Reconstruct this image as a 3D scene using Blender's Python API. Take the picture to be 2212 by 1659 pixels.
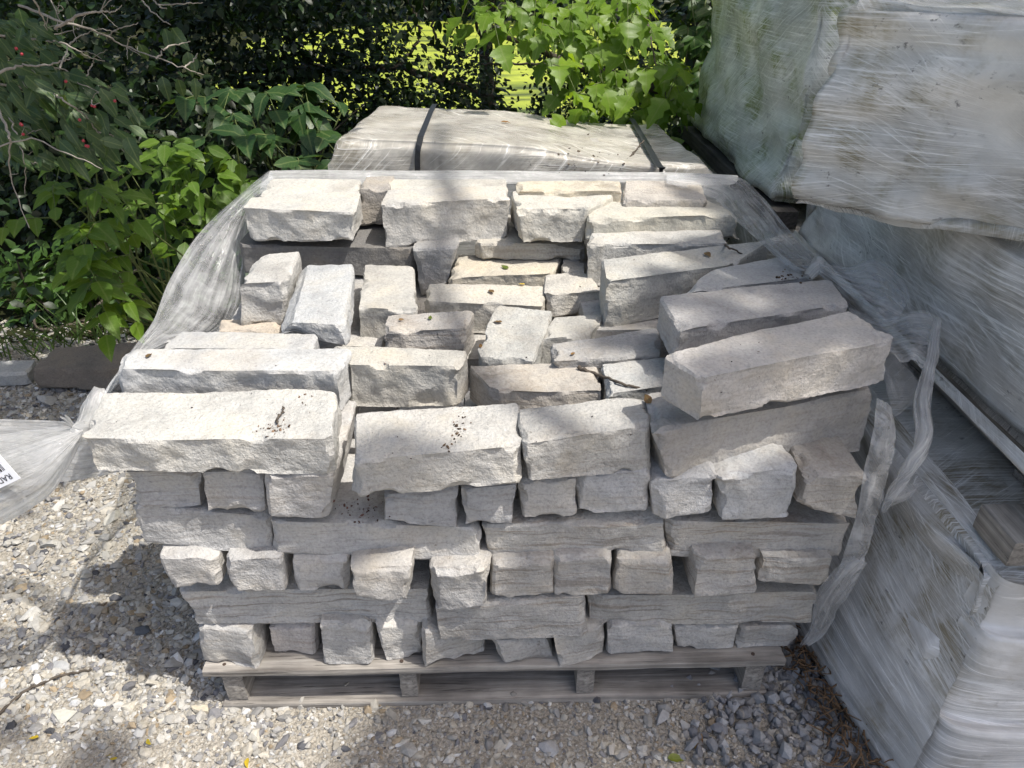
import bpy, math, random
import numpy as np
from mathutils import Vector, Matrix, Quaternion

for o in list(bpy.data.objects):
    bpy.data.objects.remove(o)
scene = bpy.context.scene
col = scene.collection
R = math.radians

# ------------------------------------------------------------------ camera
# world: x along the pallet's front edge, y away from the viewer, z up; ground at z = 0
FPX, CX, CY = 1600.0, 1106.0, 829.5          # focal length and centre on a 2212 x 1659 picture
PITCH, YAW = R(30.5), R(1.4)
CAM = np.array([0.04, -1.04, 1.43])
FW = np.array([math.sin(YAW) * math.cos(PITCH), math.cos(YAW) * math.cos(PITCH), -math.sin(PITCH)])
RT = np.array([math.cos(YAW), -math.sin(YAW), 0.0])
UP = np.cross(RT, FW)
cam_data = bpy.data.cameras.new("camera")
cam_data.sensor_width = 36.0
cam_data.lens = 36.0 * FPX / 2212.0
cam_data.clip_start = 0.05
cam_data.clip_end = 400.0
cam = bpy.data.objects.new("camera", cam_data)
col.objects.link(cam)
cam.matrix_world = Matrix(((RT[0], UP[0], -FW[0], CAM[0]), (RT[1], UP[1], -FW[1], CAM[1]),
                           (RT[2], UP[2], -FW[2], CAM[2]), (0, 0, 0, 1)))
scene.camera = cam

# ------------------------------------------------------------------ sky, sun, exposure
SUN = Vector((0.50, -0.23, 1.0)).normalized()
world = bpy.data.worlds.new("World")
scene.world = world
world.use_nodes = True
wn = world.node_tree
wn.nodes.clear()
sky = wn.nodes.new("ShaderNodeTexSky")
sky.sky_type = 'NISHITA'
sky.sun_disc = False
sky.sun_elevation = math.asin(SUN.z)
sky.sun_rotation = math.atan2(SUN.x, SUN.y)
sky.air_density = 0.9
sky.dust_density = 4.0
sky.ozone_density = 1.0
bg = wn.nodes.new("ShaderNodeBackground")
bg.inputs["Strength"].default_value = 0.128
wo = wn.nodes.new("ShaderNodeOutputWorld")
wn.links.new(sky.outputs[0], bg.inputs[0])
wn.links.new(bg.outputs[0], wo.inputs[0])
sun_data = bpy.data.lights.new("sun", 'SUN')
sun_data.energy = 3.5
sun_data.angle = R(0.53)
sun_data.color = (1.0, 0.955, 0.885)
sun = bpy.data.objects.new("sun", sun_data)
sun.rotation_mode = 'QUATERNION'
sun.rotation_quaternion = SUN.to_track_quat('Z', 'Y')
sun.location = (6, -3, 12)
col.objects.link(sun)
vs = scene.view_settings
vs.view_transform = 'Standard'
vs.look = 'None'
vs.exposure = 0.70
vs.gamma = 1.0
vs.use_curve_mapping = False
cy = scene.cycles
cy.max_bounces = 10
cy.diffuse_bounces = 4
cy.transparent_max_bounces = 32
cy.use_denoising = True

# ------------------------------------------------------------------ helpers
def ray(x, y):
    d = FW * FPX + RT * (x - CX) - UP * (y - CY)
    return d / FPX

def on(x, y, ax, v):
    """point of the picture ray (x, y) on the plane axis ax = v"""
    d = ray(x, y)
    return CAM + d * ((v - CAM[ax]) / d[ax])

def onz(x, y, z): return on(x, y, 2, z)
def ony(x, y, v): return on(x, y, 1, v)
def onk(x, y, k): return CAM + ray(x, y) * k

M32 = np.uint32
def _h(ix, iy, iz, seed):
    with np.errstate(over='ignore'):
        h = (ix.astype(M32) * M32(374761393) + iy.astype(M32) * M32(668265263) + iz.astype(M32) * M32(2147483647 - 57) + M32(seed) * M32(974634777))
        h = (h ^ (h >> M32(13))) * M32(1274126177)
        h = h ^ (h >> M32(16))
        h = h * M32(2246822519)
        h = h ^ (h >> M32(15))
    return h.astype(np.float64) / 4294967295.0

def vnoise(p, seed=0):
    """value noise in -1..1"""
    p = np.asarray(p, float)
    i = np.floor(p).astype(np.int64)
    f = p - i
    f = f * f * (3 - 2 * f)
    i = i & 0xffffffff
    r = 0
    for dx in (0, 1):
        for dy in (0, 1):
            for dz in (0, 1):
                w = (f[:, 0] if dx else 1 - f[:, 0]) * (f[:, 1] if dy else 1 - f[:, 1]) * (f[:, 2] if dz else 1 - f[:, 2])
                r = r + w * _h((i[:, 0] + dx) & 0xffffffff, (i[:, 1] + dy) & 0xffffffff, (i[:, 2] + dz) & 0xffffffff, seed)
    return r * 2 - 1

def fbm(p, seed=0, o=3):
    s, a, t = 0, 1.0, 0
    p = np.asarray(p, float)
    for k in range(o):
        s = s + a * vnoise(p, seed + 17 * k)
        t += a
        a *= 0.5
        p = p * 2.03 + 11.3
    return s / t

def mesh_np(name, V, F, mat=None, smooth=True, uv=None, colr=None, sharp=None):
    """mesh from arrays; F is (n, 3) or (n, 4) or a list of those; uv per vertex; colr per vertex (rgb)"""
    me = bpy.data.meshes.new(name)
    V = np.asarray(V, np.float32)
    Fs = F if isinstance(F, list) else [F]
    Fs = [np.asarray(f, np.int32) for f in Fs if len(f)]
    me.vertices.add(len(V))
    me.vertices.foreach_set("co", V.ravel())
    li = np.concatenate([f.ravel() for f in Fs])
    lt = np.concatenate([np.full(len(f), f.shape[1], np.int32) for f in Fs])
    ls = np.concatenate([[0], np.cumsum(lt)[:-1]]).astype(np.int32)
    me.loops.add(len(li))
    me.loops.foreach_set("vertex_index", li)
    me.polygons.add(len(lt))
    me.polygons.foreach_set("loop_start", ls)
    me.polygons.foreach_set("loop_total", lt)
    me.polygons.foreach_set("use_smooth", np.full(len(lt), smooth))
    if uv is not None:
        u = me.uv_layers.new(name="UVMap")
        u.data.foreach_set("uv", np.asarray(uv, np.float32)[li].ravel())
    if colr is not None:
        a = me.color_attributes.new("tint", 'FLOAT_COLOR', 'POINT')
        c4 = np.ones((len(V), 4), np.float32)
        c4[:, :3] = colr
        a.data.foreach_set("color", c4.ravel())
    me.update(calc_edges=True)
    me.validate()
    if sharp is not None:
        me.set_sharp_from_angle(angle=sharp)
    if mat is not None:
        me.materials.append(mat)
    return me

def link(name, me, parent=None, loc=None):
    o = bpy.data.objects.new(name, me)
    col.objects.link(o)
    if loc is not None:
        o.location = loc
    if parent is not None:
        o.parent = parent
    return o

def tag(o, label=None, cat=None, group=None, kind=None):
    if label: o["label"] = label
    if cat: o["category"] = cat
    if group: o["group"] = group
    if kind: o["kind"] = kind
    return o

def empty(name, loc=(0, 0, 0)):
    o = bpy.data.objects.new(name, None)
    o.location = [float(v) for v in loc]
    o.empty_display_size = 0.05
    col.objects.link(o)
    return o

def put(name, V, F, mat, parent=None, **kw):
    """mesh object given in world coordinates; its origin is its own centre (or its parent's origin frame)"""
    V = np.asarray(V, float)
    c = V.mean(0)
    me = mesh_np(name, V - c, F, mat, **kw)
    base = np.zeros(3)
    p = parent
    while p is not None:
        base = base + np.array(p.location)
        p = p.parent
    return link(name, me, parent, (c - base).tolist())

_lat = {}
def lattice(nx, ny, nz):
    key = (nx, ny, nz)
    if key in _lat:
        return _lat[key]
    n = np.array(key)
    pts, quads, off = [], [], 0
    for ax in range(3):
        a, b = [(1, 2), (2, 0), (0, 1)][ax]
        for side in (0, 1):
            ia, ib = np.meshgrid(np.arange(n[a] + 1), np.arange(n[b] + 1), indexing='ij')
            q = np.zeros(ia.shape + (3,), int)
            q[..., a] = ia
            q[..., b] = ib
            q[..., ax] = n[ax] * side
            idx = np.arange(ia.size).reshape(ia.shape) + off
            f = np.stack([idx[:-1, :-1], idx[1:, :-1], idx[1:, 1:], idx[:-1, 1:]], -1).reshape(-1, 4)
            if side == 0:
                f = f[:, ::-1]
            pts.append(q.reshape(-1, 3))
            quads.append(f)
            off += ia.size
    P = np.concatenate(pts)
    k = (P[:, 0] * 4096 + P[:, 1]) * 4096 + P[:, 2]
    u, first, inv = np.unique(k, return_index=True, return_inverse=True)
    F = inv.ravel()[np.concatenate(quads)]
    U = P[first] / n
    _lat[key] = (U, F)
    return U, F

def trilin(c8, U):
    c = np.asarray(c8, float)
    u, v, w = U[:, 0:1], U[:, 1:2], U[:, 2:3]
    g = lambda i, j, k: c[i, j, k][None, :]
    return ((g(0, 0, 0) * (1 - u) + g(1, 0, 0) * u) * (1 - v) + (g(0, 1, 0) * (1 - u) + g(1, 1, 0) * u) * v) * (1 - w) \
         + ((g(0, 0, 1) * (1 - u) + g(1, 0, 1) * u) * (1 - v) + (g(0, 1, 1) * (1 - u) + g(1, 1, 1) * u) * v) * w

def box8(x0, x1, y0, y1, z0, z1):
    return np.array([[[(x, y, z) for z in (z0, z1)] for y in (y0, y1)] for x in (x0, x1)], float)

def tube(path, radii, seg=6):
    """tapered tube along a polyline -> V, F"""
    P = np.asarray(path, float)
    r = np.broadcast_to(np.asarray(radii, float), (len(P),))
    T = np.gradient(P, axis=0)
    T /= np.linalg.norm(T, axis=1, keepdims=True) + 1e-9
    ref = np.array([0.31, 0.17, 0.93])
    A = np.cross(T, ref)
    A /= np.linalg.norm(A, axis=1, keepdims=True) + 1e-9
    B = np.cross(T, A)
    ang = np.linspace(0, 2 * math.pi, seg, endpoint=False)
    V = P[:, None, :] + r[:, None, None] * (np.cos(ang)[None, :, None] * A[:, None, :] + np.sin(ang)[None, :, None] * B[:, None, :])
    n = len(P)
    i = np.arange(n - 1)[:, None] * seg
    j = np.arange(seg)[None, :]
    j2 = (j + 1) % seg
    F = np.stack([i + j, i + j2, i + seg + j2, i + seg + j], -1).reshape(-1, 4)
    return V.reshape(-1, 3), F

def join(parts):
    """[(V, F)] -> V, [F...]"""
    Vs, Fs, off = [], {}, 0
    for V, F in parts:
        for f in (F if isinstance(F, list) else [F]):
            f = np.asarray(f)
            Fs.setdefault(f.shape[1], []).append(f + off)
        Vs.append(V)
        off += len(V)
    return np.concatenate(Vs), [np.concatenate(v) for v in Fs.values()]

def smooth_path(pts, n):
    """Catmull-Rom through the points"""
    P = np.asarray(pts, float)
    P = np.vstack([2 * P[0] - P[1], P, 2 * P[-1] - P[-2]])
    t = np.linspace(0, len(P) - 3 - 1e-6, n)
    i = t.astype(int)
    f = (t - i)[:, None]
    a, b, c, d = P[i], P[i + 1], P[i + 2], P[i + 3]
    return 0.5 * (2 * b + (c - a) * f + (2 * a - 5 * b + 4 * c - d) * f ** 2 + (3 * b - a - 3 * c + d) * f ** 3)

# ------------------------------------------------------------------ materials
def mat(name):
    m = bpy.data.materials.new(name)
    m.use_nodes = True
    nt = m.node_tree
    nt.nodes.clear()
    out = nt.nodes.new("ShaderNodeOutputMaterial")
    return m, nt, out

class N:
    """small node-building helper"""
    def __init__(s, nt): s.nt = nt
    def add(s, kind, **kw):
        n = s.nt.nodes.new(kind)
        for k, v in kw.items():
            setattr(n, k, v)
        return n
    def link(s, a, b): s.nt.links.new(a, b)
    def val(s, sock, v):
        if hasattr(v, "is_linked") or isinstance(v, bpy.types.NodeSocket):
            s.link(v, sock)
        else:
            sock.default_value = v
    def noise(s, vec, scale, detail=4, rough=0.55, dist=0.0):
        n = s.add("ShaderNodeTexNoise")
        s.link(vec, n.inputs["Vector"])
        n.inputs["Scale"].default_value = scale
        n.inputs["Detail"].default_value = detail
        n.inputs["Roughness"].default_value = rough
        n.inputs["Distortion"].default_value = dist
        return n.outputs["Fac"]
    def mapping(s, vec, scale=(1, 1, 1), rot=(0, 0, 0), loc=(0, 0, 0)):
        n = s.add("ShaderNodeMapping")
        s.link(vec, n.inputs["Vector"])
        n.inputs["Scale"].default_value = scale
        n.inputs["Rotation"].default_value = rot
        n.inputs["Location"].default_value = loc
        return n.outputs[0]
    def ramp(s, fac, stops):
        n = s.add("ShaderNodeValToRGB")
        s.link(fac, n.inputs[0])
        cr = n.color_ramp
        while len(cr.elements) < len(stops):
            cr.elements.new(0.5)
        for e, (p, c) in zip(cr.elements, stops):
            e.position = p
            e.color = (c, c, c, 1) if isinstance(c, (int, float)) else (c[0], c[1], c[2], 1)
        return n.outputs[0]
    def math(s, op, a, b=0.0, c=None):
        n = s.add("ShaderNodeMath", operation=op)
        s.val(n.inputs[0], a)
        s.val(n.inputs[1], b)
        if c is not None: s.val(n.inputs[2], c)
        return n.outputs[0]
    def mix(s, fac, a, b, blend='MIX'):
        n = s.add("ShaderNodeMix", data_type='RGBA', blend_type=blend)
        s.val(n.inputs[0], fac)
        s.val(n.inputs[6], a if not isinstance(a, tuple) else (*a, 1))
        s.val(n.inputs[7], b if not isinstance(b, tuple) else (*b, 1))
        return n.outputs[2]
    def bump(s, h, strength=0.5, dist=0.005, normal=None):
        n = s.add("ShaderNodeBump")
        n.inputs["Strength"].default_value = strength
        n.inputs["Distance"].default_value = dist
        s.link(h, n.inputs["Height"])
        if normal is not None: s.link(normal, n.inputs["Normal"])
        return n.outputs[0]
    def bsdf(s, color, rough=0.8, normal=None, spec=0.5, **kw):
        n = s.add("ShaderNodeBsdfPrincipled")
        s.val(n.inputs["Base Color"], color if not isinstance(color, tuple) else (*color, 1))
        s.val(n.inputs["Roughness"], rough)
        n.inputs["Specular IOR Level"].default_value = spec
        if normal is not None: s.link(normal, n.inputs["Normal"])
        for k, v in kw.items():
            s.val(n.inputs[k], v)
        return n.outputs[0]

def limestone_mat():
    m, nt, out = mat("limestone")
    n = N(nt)
    tc = n.add("ShaderNodeTexCoord").outputs["Object"]
    oi = n.add("ShaderNodeObjectInfo")
    rnd = n.add("ShaderNodeVectorMath", operation='SCALE')
    cmb = n.add("ShaderNodeCombineXYZ")
    for i in range(3): n.link(oi.outputs["Random"], cmb.inputs[i])
    n.link(cmb.outputs[0], rnd.inputs[0])
    rnd.inputs["Scale"].default_value = 37.0
    add = n.add("ShaderNodeVectorMath", operation='ADD')
    n.link(tc, add.inputs[0]); n.link(rnd.outputs[0], add.inputs[1])
    v = add.outputs[0]
    base = oi.outputs["Color"]
    band_s = oi.outputs["Alpha"]
    blot = n.noise(v, 9, 5, 0.6)
    grain = n.noise(v, 170, 3, 0.65)
    fine = n.noise(v, 420, 2, 0.6)
    bands = n.noise(n.mapping(v, (5, 5, 95)), 1.0, 4, 0.6, 0.5)
    bandc = n.ramp(bands, [(0.33, (0.62, 0.58, 0.54)), (0.45, (1, 1, 1)), (0.55, (1.05, 1.04, 1.02)), (0.66, (0.74, 0.68, 0.62))])
    c = n.mix(0.75, base, n.ramp(blot, [(0.28, (0.66, 0.67, 0.69)), (0.5, (1, 1, 1)), (0.74, (1.18, 1.12, 1.00))]), 'MULTIPLY')
    c2 = n.mix(band_s, c, bandc, 'MULTIPLY')
    c3 = n.mix(0.55, c2, n.ramp(grain, [(0.3, 0.62), (0.5, 1.0), (0.75, 1.22)]), 'MULTIPLY')
    # pits and dark specks, warm stains
    spk = n.noise(v, 95, 2, 0.5)
    spk2 = n.noise(v, 7, 2, 0.5)
    sp = n.math('MULTIPLY', n.ramp(spk, [(0.68, 0.0), (0.76, 1.0)]), n.ramp(spk2, [(0.42, 0.1), (0.66, 1.0)]))
    c4 = n.mix(n.math('MULTIPLY', sp, 0.6), c3, (0.10, 0.085, 0.07))
    st = n.ramp(n.noise(v, 5.2, 4, 0.6), [(0.56, 0.0), (0.72, 0.55)])
    c5 = n.mix(st, c4, n.mix(0.5, c4, (0.44, 0.36, 0.25)))
    # pale bruised flecks
    fl = n.noise(n.mapping(v, (1, 1, 2.2)), 46, 4, 0.7, 0.8)
    c6 = n.mix(n.ramp(fl, [(0.62, 0.0), (0.72, 0.5)]), c5, n.mix(0.5, c5, (0.72, 0.71, 0.69)))
    mid = n.noise(v, 52, 4, 0.62)
    h = n.math('ADD', n.math('MULTIPLY', mid, 1.0), n.math('MULTIPLY', grain, 0.45))
    h = n.math('ADD', h, n.math('MULTIPLY', fine, 0.14))
    h = n.math('ADD', h, n.math('MULTIPLY', n.math('MULTIPLY', bands, band_s), 0.45))
    nor = n.bump(h, 0.95, 0.0060)
    n.link(n.ramp(oi.outputs["Random"], [(0.0, 0.55), (0.5, 0.9), (1.0, 1.0)]), nor.node.inputs["Strength"])
    c6 = n.mix(0.8, c6, n.ramp(n.math('FRACT', n.math('MULTIPLY', oi.outputs["Random"], 7.13)), [(0.0, (0.91, 0.93, 0.96)), (0.35, (1.0, 1.0, 1.0)), (0.7, (1.03, 1.01, 0.97)), (1.0, (0.96, 0.95, 0.93))]), 'MULTIPLY')
    n.link(n.bsdf(c6, 0.88, nor, 0.25), out.inputs[0])
    return m

def wood_mat(name, dark, light, along='x'):
    m, nt, out = mat(name)
    n = N(nt)
    tc = n.add("ShaderNodeTexCoord").outputs["Object"]
    uvw = tc if along == 'x' else n.mapping(tc, rot=(0, 0, R(90)))
    g = n.noise(n.mapping(uvw, (3, 70, 110)), 1.0, 5, 0.6, 0.4)
    b = n.noise(uvw, 11, 4)
    c = n.ramp(g, [(0.3, dark), (0.7, light)])
    c = n.mix(0.7, c, n.ramp(b, [(0.3, 0.55), (0.7, 1.15)]), 'MULTIPLY')
    cr = n.ramp(n.noise(n.mapping(uvw, (4, 160, 220)), 1.0, 4, 0.6, 0.6), [(0.28, 1.0), (0.36, 0.0)])
    c = n.mix(n.math('MULTIPLY', cr, 0.75), c, (0.03, 0.026, 0.022))
    hh = n.math('SUBTRACT', g, n.math('MULTIPLY', cr, 0.8))
    n.link(n.bsdf(c, 0.9, n.bump(hh, 0.9, 0.004), 0.2), out.inputs[0])
    return m

def ground_mat():
    m, nt, out = mat("gravel_fines")
    n = N(nt)
    tc = n.add("ShaderNodeTexCoord").outputs["Object"]
    a = n.noise(tc, 130, 5, 0.7)
    b = n.noise(tc, 2.2, 4, 0.6)
    v = n.add("ShaderNodeTexVoronoi")
    n.link(tc, v.inputs["Vector"])
    v.inputs["Scale"].default_value = 150
    c = n.ramp(a, [(0.28, (0.14, 0.125, 0.105)), (0.5, (0.37, 0.34, 0.29)), (0.75, (0.54, 0.505, 0.44))])
    sep = n.add("ShaderNodeSeparateColor")
    n.link(v.outputs["Color"], sep.inputs[0])
    c = n.mix(0.55, c, n.ramp(sep.outputs[0], [(0.0, 0.55), (1.0, 1.25)]), 'MULTIPLY')
    c = n.mix(n.ramp(b, [(0.45, 0.0), (0.7, 0.5)]), c, (0.28, 0.25, 0.2))
    h = n.math('SUBTRACT', n.math('MULTIPLY', a, 1.2), v.outputs["Distance"])
    n.link(n.bsdf(c, 0.95, n.bump(h, 0.9, 0.004), 0.15), out.inputs[0])
    return m

def tint_mat(name, rough=0.9, spec=0.2, bump=0.5, scale=120, mottle=0.4):
    """colour comes from the mesh's own per-piece colour attribute"""
    m, nt, out = mat(name)
    n = N(nt)
    tc = n.add("ShaderNodeTexCoord").outputs["Object"]
    at = n.add("ShaderNodeAttribute", attribute_name="tint").outputs["Color"]
    g = n.noise(tc, scale, 4, 0.65)
    c = n.mix(mottle, at, n.ramp(g, [(0.3, 0.6), (0.7, 1.3)]), 'MULTIPLY')
    n.link(n.bsdf(c, rough, n.bump(g, bump, 0.003), spec), out.inputs[0])
    return m

def plain_mat(name, c, rough=0.6, spec=0.4, var=0.3, scale=40):
    m, nt, out = mat(name)
    n = N(nt)
    tc = n.add("ShaderNodeTexCoord").outputs["Object"]
    g = n.noise(tc, scale, 4, 0.6)
    cc = n.mix(var, c, n.ramp(g, [(0.3, 0.5), (0.7, 1.4)]), 'MULTIPLY')
    n.link(n.bsdf(cc, rough, n.bump(g, 0.3, 0.002), spec), out.inputs[0])
    return m

def warped(n, uv, amt, scale):
    """uv bent by slow noise so the streaks are never quite parallel"""
    w = n.add("ShaderNodeTexNoise")
    n.link(n.mapping(uv, scale), w.inputs["Vector"])
    w.inputs["Scale"].default_value = 1.0
    w.inputs["Detail"].default_value = 2
    sub = n.add("ShaderNodeVectorMath", operation='SUBTRACT')
    n.link(w.outputs["Color"], sub.inputs[0]); sub.inputs[1].default_value = (.5, .5, .5)
    sc = n.add("ShaderNodeVectorMath", operation='SCALE')
    n.link(sub.outputs[0], sc.inputs[0]); sc.inputs["Scale"].default_value = amt
    ad = n.add("ShaderNodeVectorMath", operation='ADD')
    n.link(uv, ad.inputs[0]); n.link(sc.outputs[0], ad.inputs[1])
    return ad.outputs[0]

def fan(n, uv, focus, K, det=5):
    """fine lines running towards one point, as film does where it is pulled together"""
    sp = n.add("ShaderNodeSeparateXYZ")
    n.link(uv, sp.inputs[0])
    dx = n.math('SUBTRACT', sp.outputs[0], focus[0])
    dy = n.math('SUBTRACT', sp.outputs[1], focus[1])
    an = n.math('ARCTAN2', dy, dx)
    rr = n.math('SQRT', n.math('ADD', n.math('MULTIPLY', dx, dx), n.math('MULTIPLY', dy, dy)))
    cb = n.add("ShaderNodeCombineXYZ")
    n.link(n.math('MULTIPLY', an, K), cb.inputs[0])
    n.link(n.math('MULTIPLY', rr, 3.5), cb.inputs[1])
    return n.noise(cb.outputs[0], 1.0, det, 0.7)

def wrapped_mat(name, lo, hi, stain, stain_amt, rough=0.24, tilt=0.0, foci=((1.6, 0.3), (-.9, 1.1)), line=0.85, veil_lo=0.74, veil_hi=0.99):
    """many tight layers of stretch film over stone: milky, streaked, glossy"""
    m, nt, out = mat(name)
    n = N(nt)
    uv = n.add("ShaderNodeUVMap", uv_map="UVMap").outputs[0]
    tc = n.add("ShaderNodeTexCoord").outputs["Object"]
    uw = warped(n, uv, 0.012, (3, 4, 1))
    lay = [n.noise(n.mapping(uw, (3.2, 230, 1), (0, 0, R(1 + tilt))), 1.0, 6, 0.72),
           n.noise(n.mapping(uw, (5.0, 150, 1), (0, 0, R(-16 + tilt)), (3, 9, 0)), 1.0, 5, 0.7)]
    lay += [fan(n, uw, f, 190.0) for f in foci]
    big = n.noise(n.mapping(uv, (6.0, 9, 1)), 1.0, 5, 0.6, 0.4)
    c = n.ramp(big, [(0.30, lo), (0.70, hi)])
    k = br = None
    for i, s in enumerate(lay):
        mk = n.ramp(n.noise(n.mapping(tc, loc=(3.1 * i, 7.7 * i, 1.3 * i)), 3.0, 3, 0.6), [(0.42, 0.05), (0.56, 1.0)])
        t = n.math('MULTIPLY', n.math('SUBTRACT', s, 0.5), mk)
        k = t if k is None else n.math('ADD', k, t)
        l = n.math('MULTIPLY', n.ramp(s, [(0.575, 0.0), (0.66, 1.0)]), mk)
        br = l if br is None else n.math('MAXIMUM', br, l)
    kk = n.math('ADD', k, 0.5)
    c = n.mix(0.8, c, n.ramp(kk, [(0.24, 0.60), (0.44, 0.95), (0.60, 1.08), (0.78, 1.2)]), 'MULTIPLY')
    blot = n.noise(tc, 6.5, 5, 0.65)
    sm = n.math('MULTIPLY', n.ramp(blot, [(0.49, 0.0), (0.64, 1.0)]), n.ramp(kk, [(0.40, 1.0), (0.60, 0.2)]))
    c = n.mix(n.math('MULTIPLY', sm, stain_amt), c, stain)
    dk = n.noise(n.mapping(uv, (40, 60, 1)), 1.0, 4, 0.65)
    dm = n.math('MULTIPLY', n.ramp(dk, [(0.60, 0.0), (0.68, 1.0)]), n.ramp(n.noise(tc, 5.2, 3), [(0.51, 0.0), (0.60, 1.0)]))
    c = n.mix(n.math('MULTIPLY', dm, 0.8), c, (0.055, 0.05, 0.045))
    c = n.mix(n.math('MULTIPLY', br, line), c, (0.93, 0.93, 0.91))
    fine = n.noise(n.mapping(uv, (60, 90, 1)), 1.0, 3, 0.6, 0.8)
    h = n.math('ADD', n.math('MULTIPLY', k, 1.2), n.math('ADD', n.math('MULTIPLY', big, 1.2), n.math('MULTIPLY', fine, 0.25)))
    nor = n.bump(h, 0.6, 0.0035)
    sh = n.bsdf(c, 0.34, nor, 0.5, **{"Coat Weight": 0.7, "Coat Roughness": 0.06, "Coat IOR": 1.5, "Coat Normal": n.bump(h, 1.0, 0.011)})
    tp = n.add("ShaderNodeBsdfTransparent"); tp.inputs[0].default_value = (0.93, 0.94, 0.94, 1)
    veil = n.ramp(n.noise(tc, 4.5, 4, 0.6), [(0.34, veil_lo), (0.62, veil_hi)])
    fac = n.math('MINIMUM', 1.0, n.math('ADD', veil, n.math('MULTIPLY', br, 0.5)))
    mx = n.add("ShaderNodeMixShader")
    n.link(fac, mx.inputs[0]); n.link(tp.outputs[0], mx.inputs[1]); n.link(sh, mx.inputs[2])
    n.link(mx.outputs[0], out.inputs[0])
    return m

def film_mat(name, lo=0.16, hi=0.62, tint=(0.84, 0.845, 0.85), fu=2.6, fv=95):
    """loose clear film: partly see-through, milky where it gathers"""
    m, nt, out = mat(name)
    n = N(nt)
    uv0 = n.add("ShaderNodeUVMap", uv_map="UVMap").outputs[0]
    uv = warped(n, uv0, 0.016, (6, 6, 1))
    s1 = n.noise(n.mapping(uv, (fu, fv, 1)), 1.0, 5, 0.68, 0.2)
    s2 = n.noise(n.mapping(uv, (9, 22, 1), (0, 0, R(14))), 1.0, 5, 0.65, 0.5)
    s3 = n.noise(n.mapping(uv, (30, 40, 1)), 1.0, 4, 0.65, 1.2)
    k = n.math('ADD', n.math('MULTIPLY', s1, 0.5), n.math('ADD', n.math('MULTIPLY', s2, 0.35), n.math('MULTIPLY', s3, 0.15)))
    fac = n.ramp(k, [(0.38, lo), (0.52, (lo + hi) / 2 * 0.95), (0.63, hi)])
    nor = n.bump(k, 1.0, 0.016)
    pr = n.bsdf(tint, 0.10, nor, 1.0, **{"IOR": 1.7})
    tr = n.add("ShaderNodeBsdfTranslucent")
    tr.inputs[0].default_value = (*tint, 1)
    n.link(nor, tr.inputs["Normal"])
    mx = n.add("ShaderNodeMixShader"); mx.inputs[0].default_value = 0.35
    n.link(pr, mx.inputs[1]); n.link(tr.outputs[0], mx.inputs[2])
    tp = n.add("ShaderNodeBsdfTransparent"); tp.inputs[0].default_value = (0.95, 0.96, 0.97, 1)
    m2 = n.add("ShaderNodeMixShader")
    n.link(fac, m2.inputs[0]); n.link(tp.outputs[0], m2.inputs[1]); n.link(mx.outputs[0], m2.inputs[2])
    n.link(m2.outputs[0], out.inputs[0])
    return m

def leaf_mat(name, c, per='obj', trans=0.45, rough=0.42, var=0.5):
    m, nt, out = mat(name)
    n = N(nt)
    if per == 'obj':
        r = n.add("ShaderNodeObjectInfo").outputs["Random"]
        cc = n.mix(var, c, n.ramp(r, [(0.0, (0.55, 0.6, 0.58)), (0.5, (1, 1, 1)), (1.0, (1.5, 1.3, 0.85))]), 'MULTIPLY')
        sp = n.add("ShaderNodeSeparateXYZ")
        n.link(n.add("ShaderNodeTexCoord").outputs["Object"], sp.inputs[0])
        ay = n.math('ABSOLUTE', sp.outputs[1])
        rib = n.ramp(ay, [(0.012, 1.0), (0.035, 0.0)])
        vn = n.math('FRACT', n.math('MULTIPLY', n.math('SUBTRACT', sp.outputs[0], n.math('MULTIPLY', ay, 0.9)), 7.5))
        vn = n.ramp(vn, [(0.0, 1.0), (0.12, 0.0), (0.9, 0.0), (1.0, 1.0)])
        cc = n.mix(n.math('MULTIPLY', n.math('MAXIMUM', rib, n.math('MULTIPLY', vn, 0.45)), 0.5), cc, n.mix(0.5, cc, (0.30, 0.36, 0.14)))
    else:
        at = n.add("ShaderNodeAttribute", attribute_name="tint").outputs["Color"]
        cc = n.mix(1.0, c, at, 'MULTIPLY')
    tc = n.add("ShaderNodeTexCoord").outputs["Object"]
    g = n.noise(tc, 30, 3)
    cc = n.mix(0.35, cc, n.ramp(g, [(0.3, 0.7), (0.7, 1.2)]), 'MULTIPLY')
    nor = n.bump(g, 0.25, 0.003)
    pr = n.bsdf(cc, rough, nor, 0.5)
    tr = n.add("ShaderNodeBsdfTranslucent")
    n.link(n.mix(1.0, cc, (1.7, 1.5, 0.5), 'MULTIPLY'), tr.inputs[0])
    mx = n.add("ShaderNodeMixShader"); mx.inputs[0].default_value = trans
    n.link(pr, mx.inputs[1]); n.link(tr.outputs[0], mx.inputs[2])
    n.link(mx.outputs[0], out.inputs[0])
    return m

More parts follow.
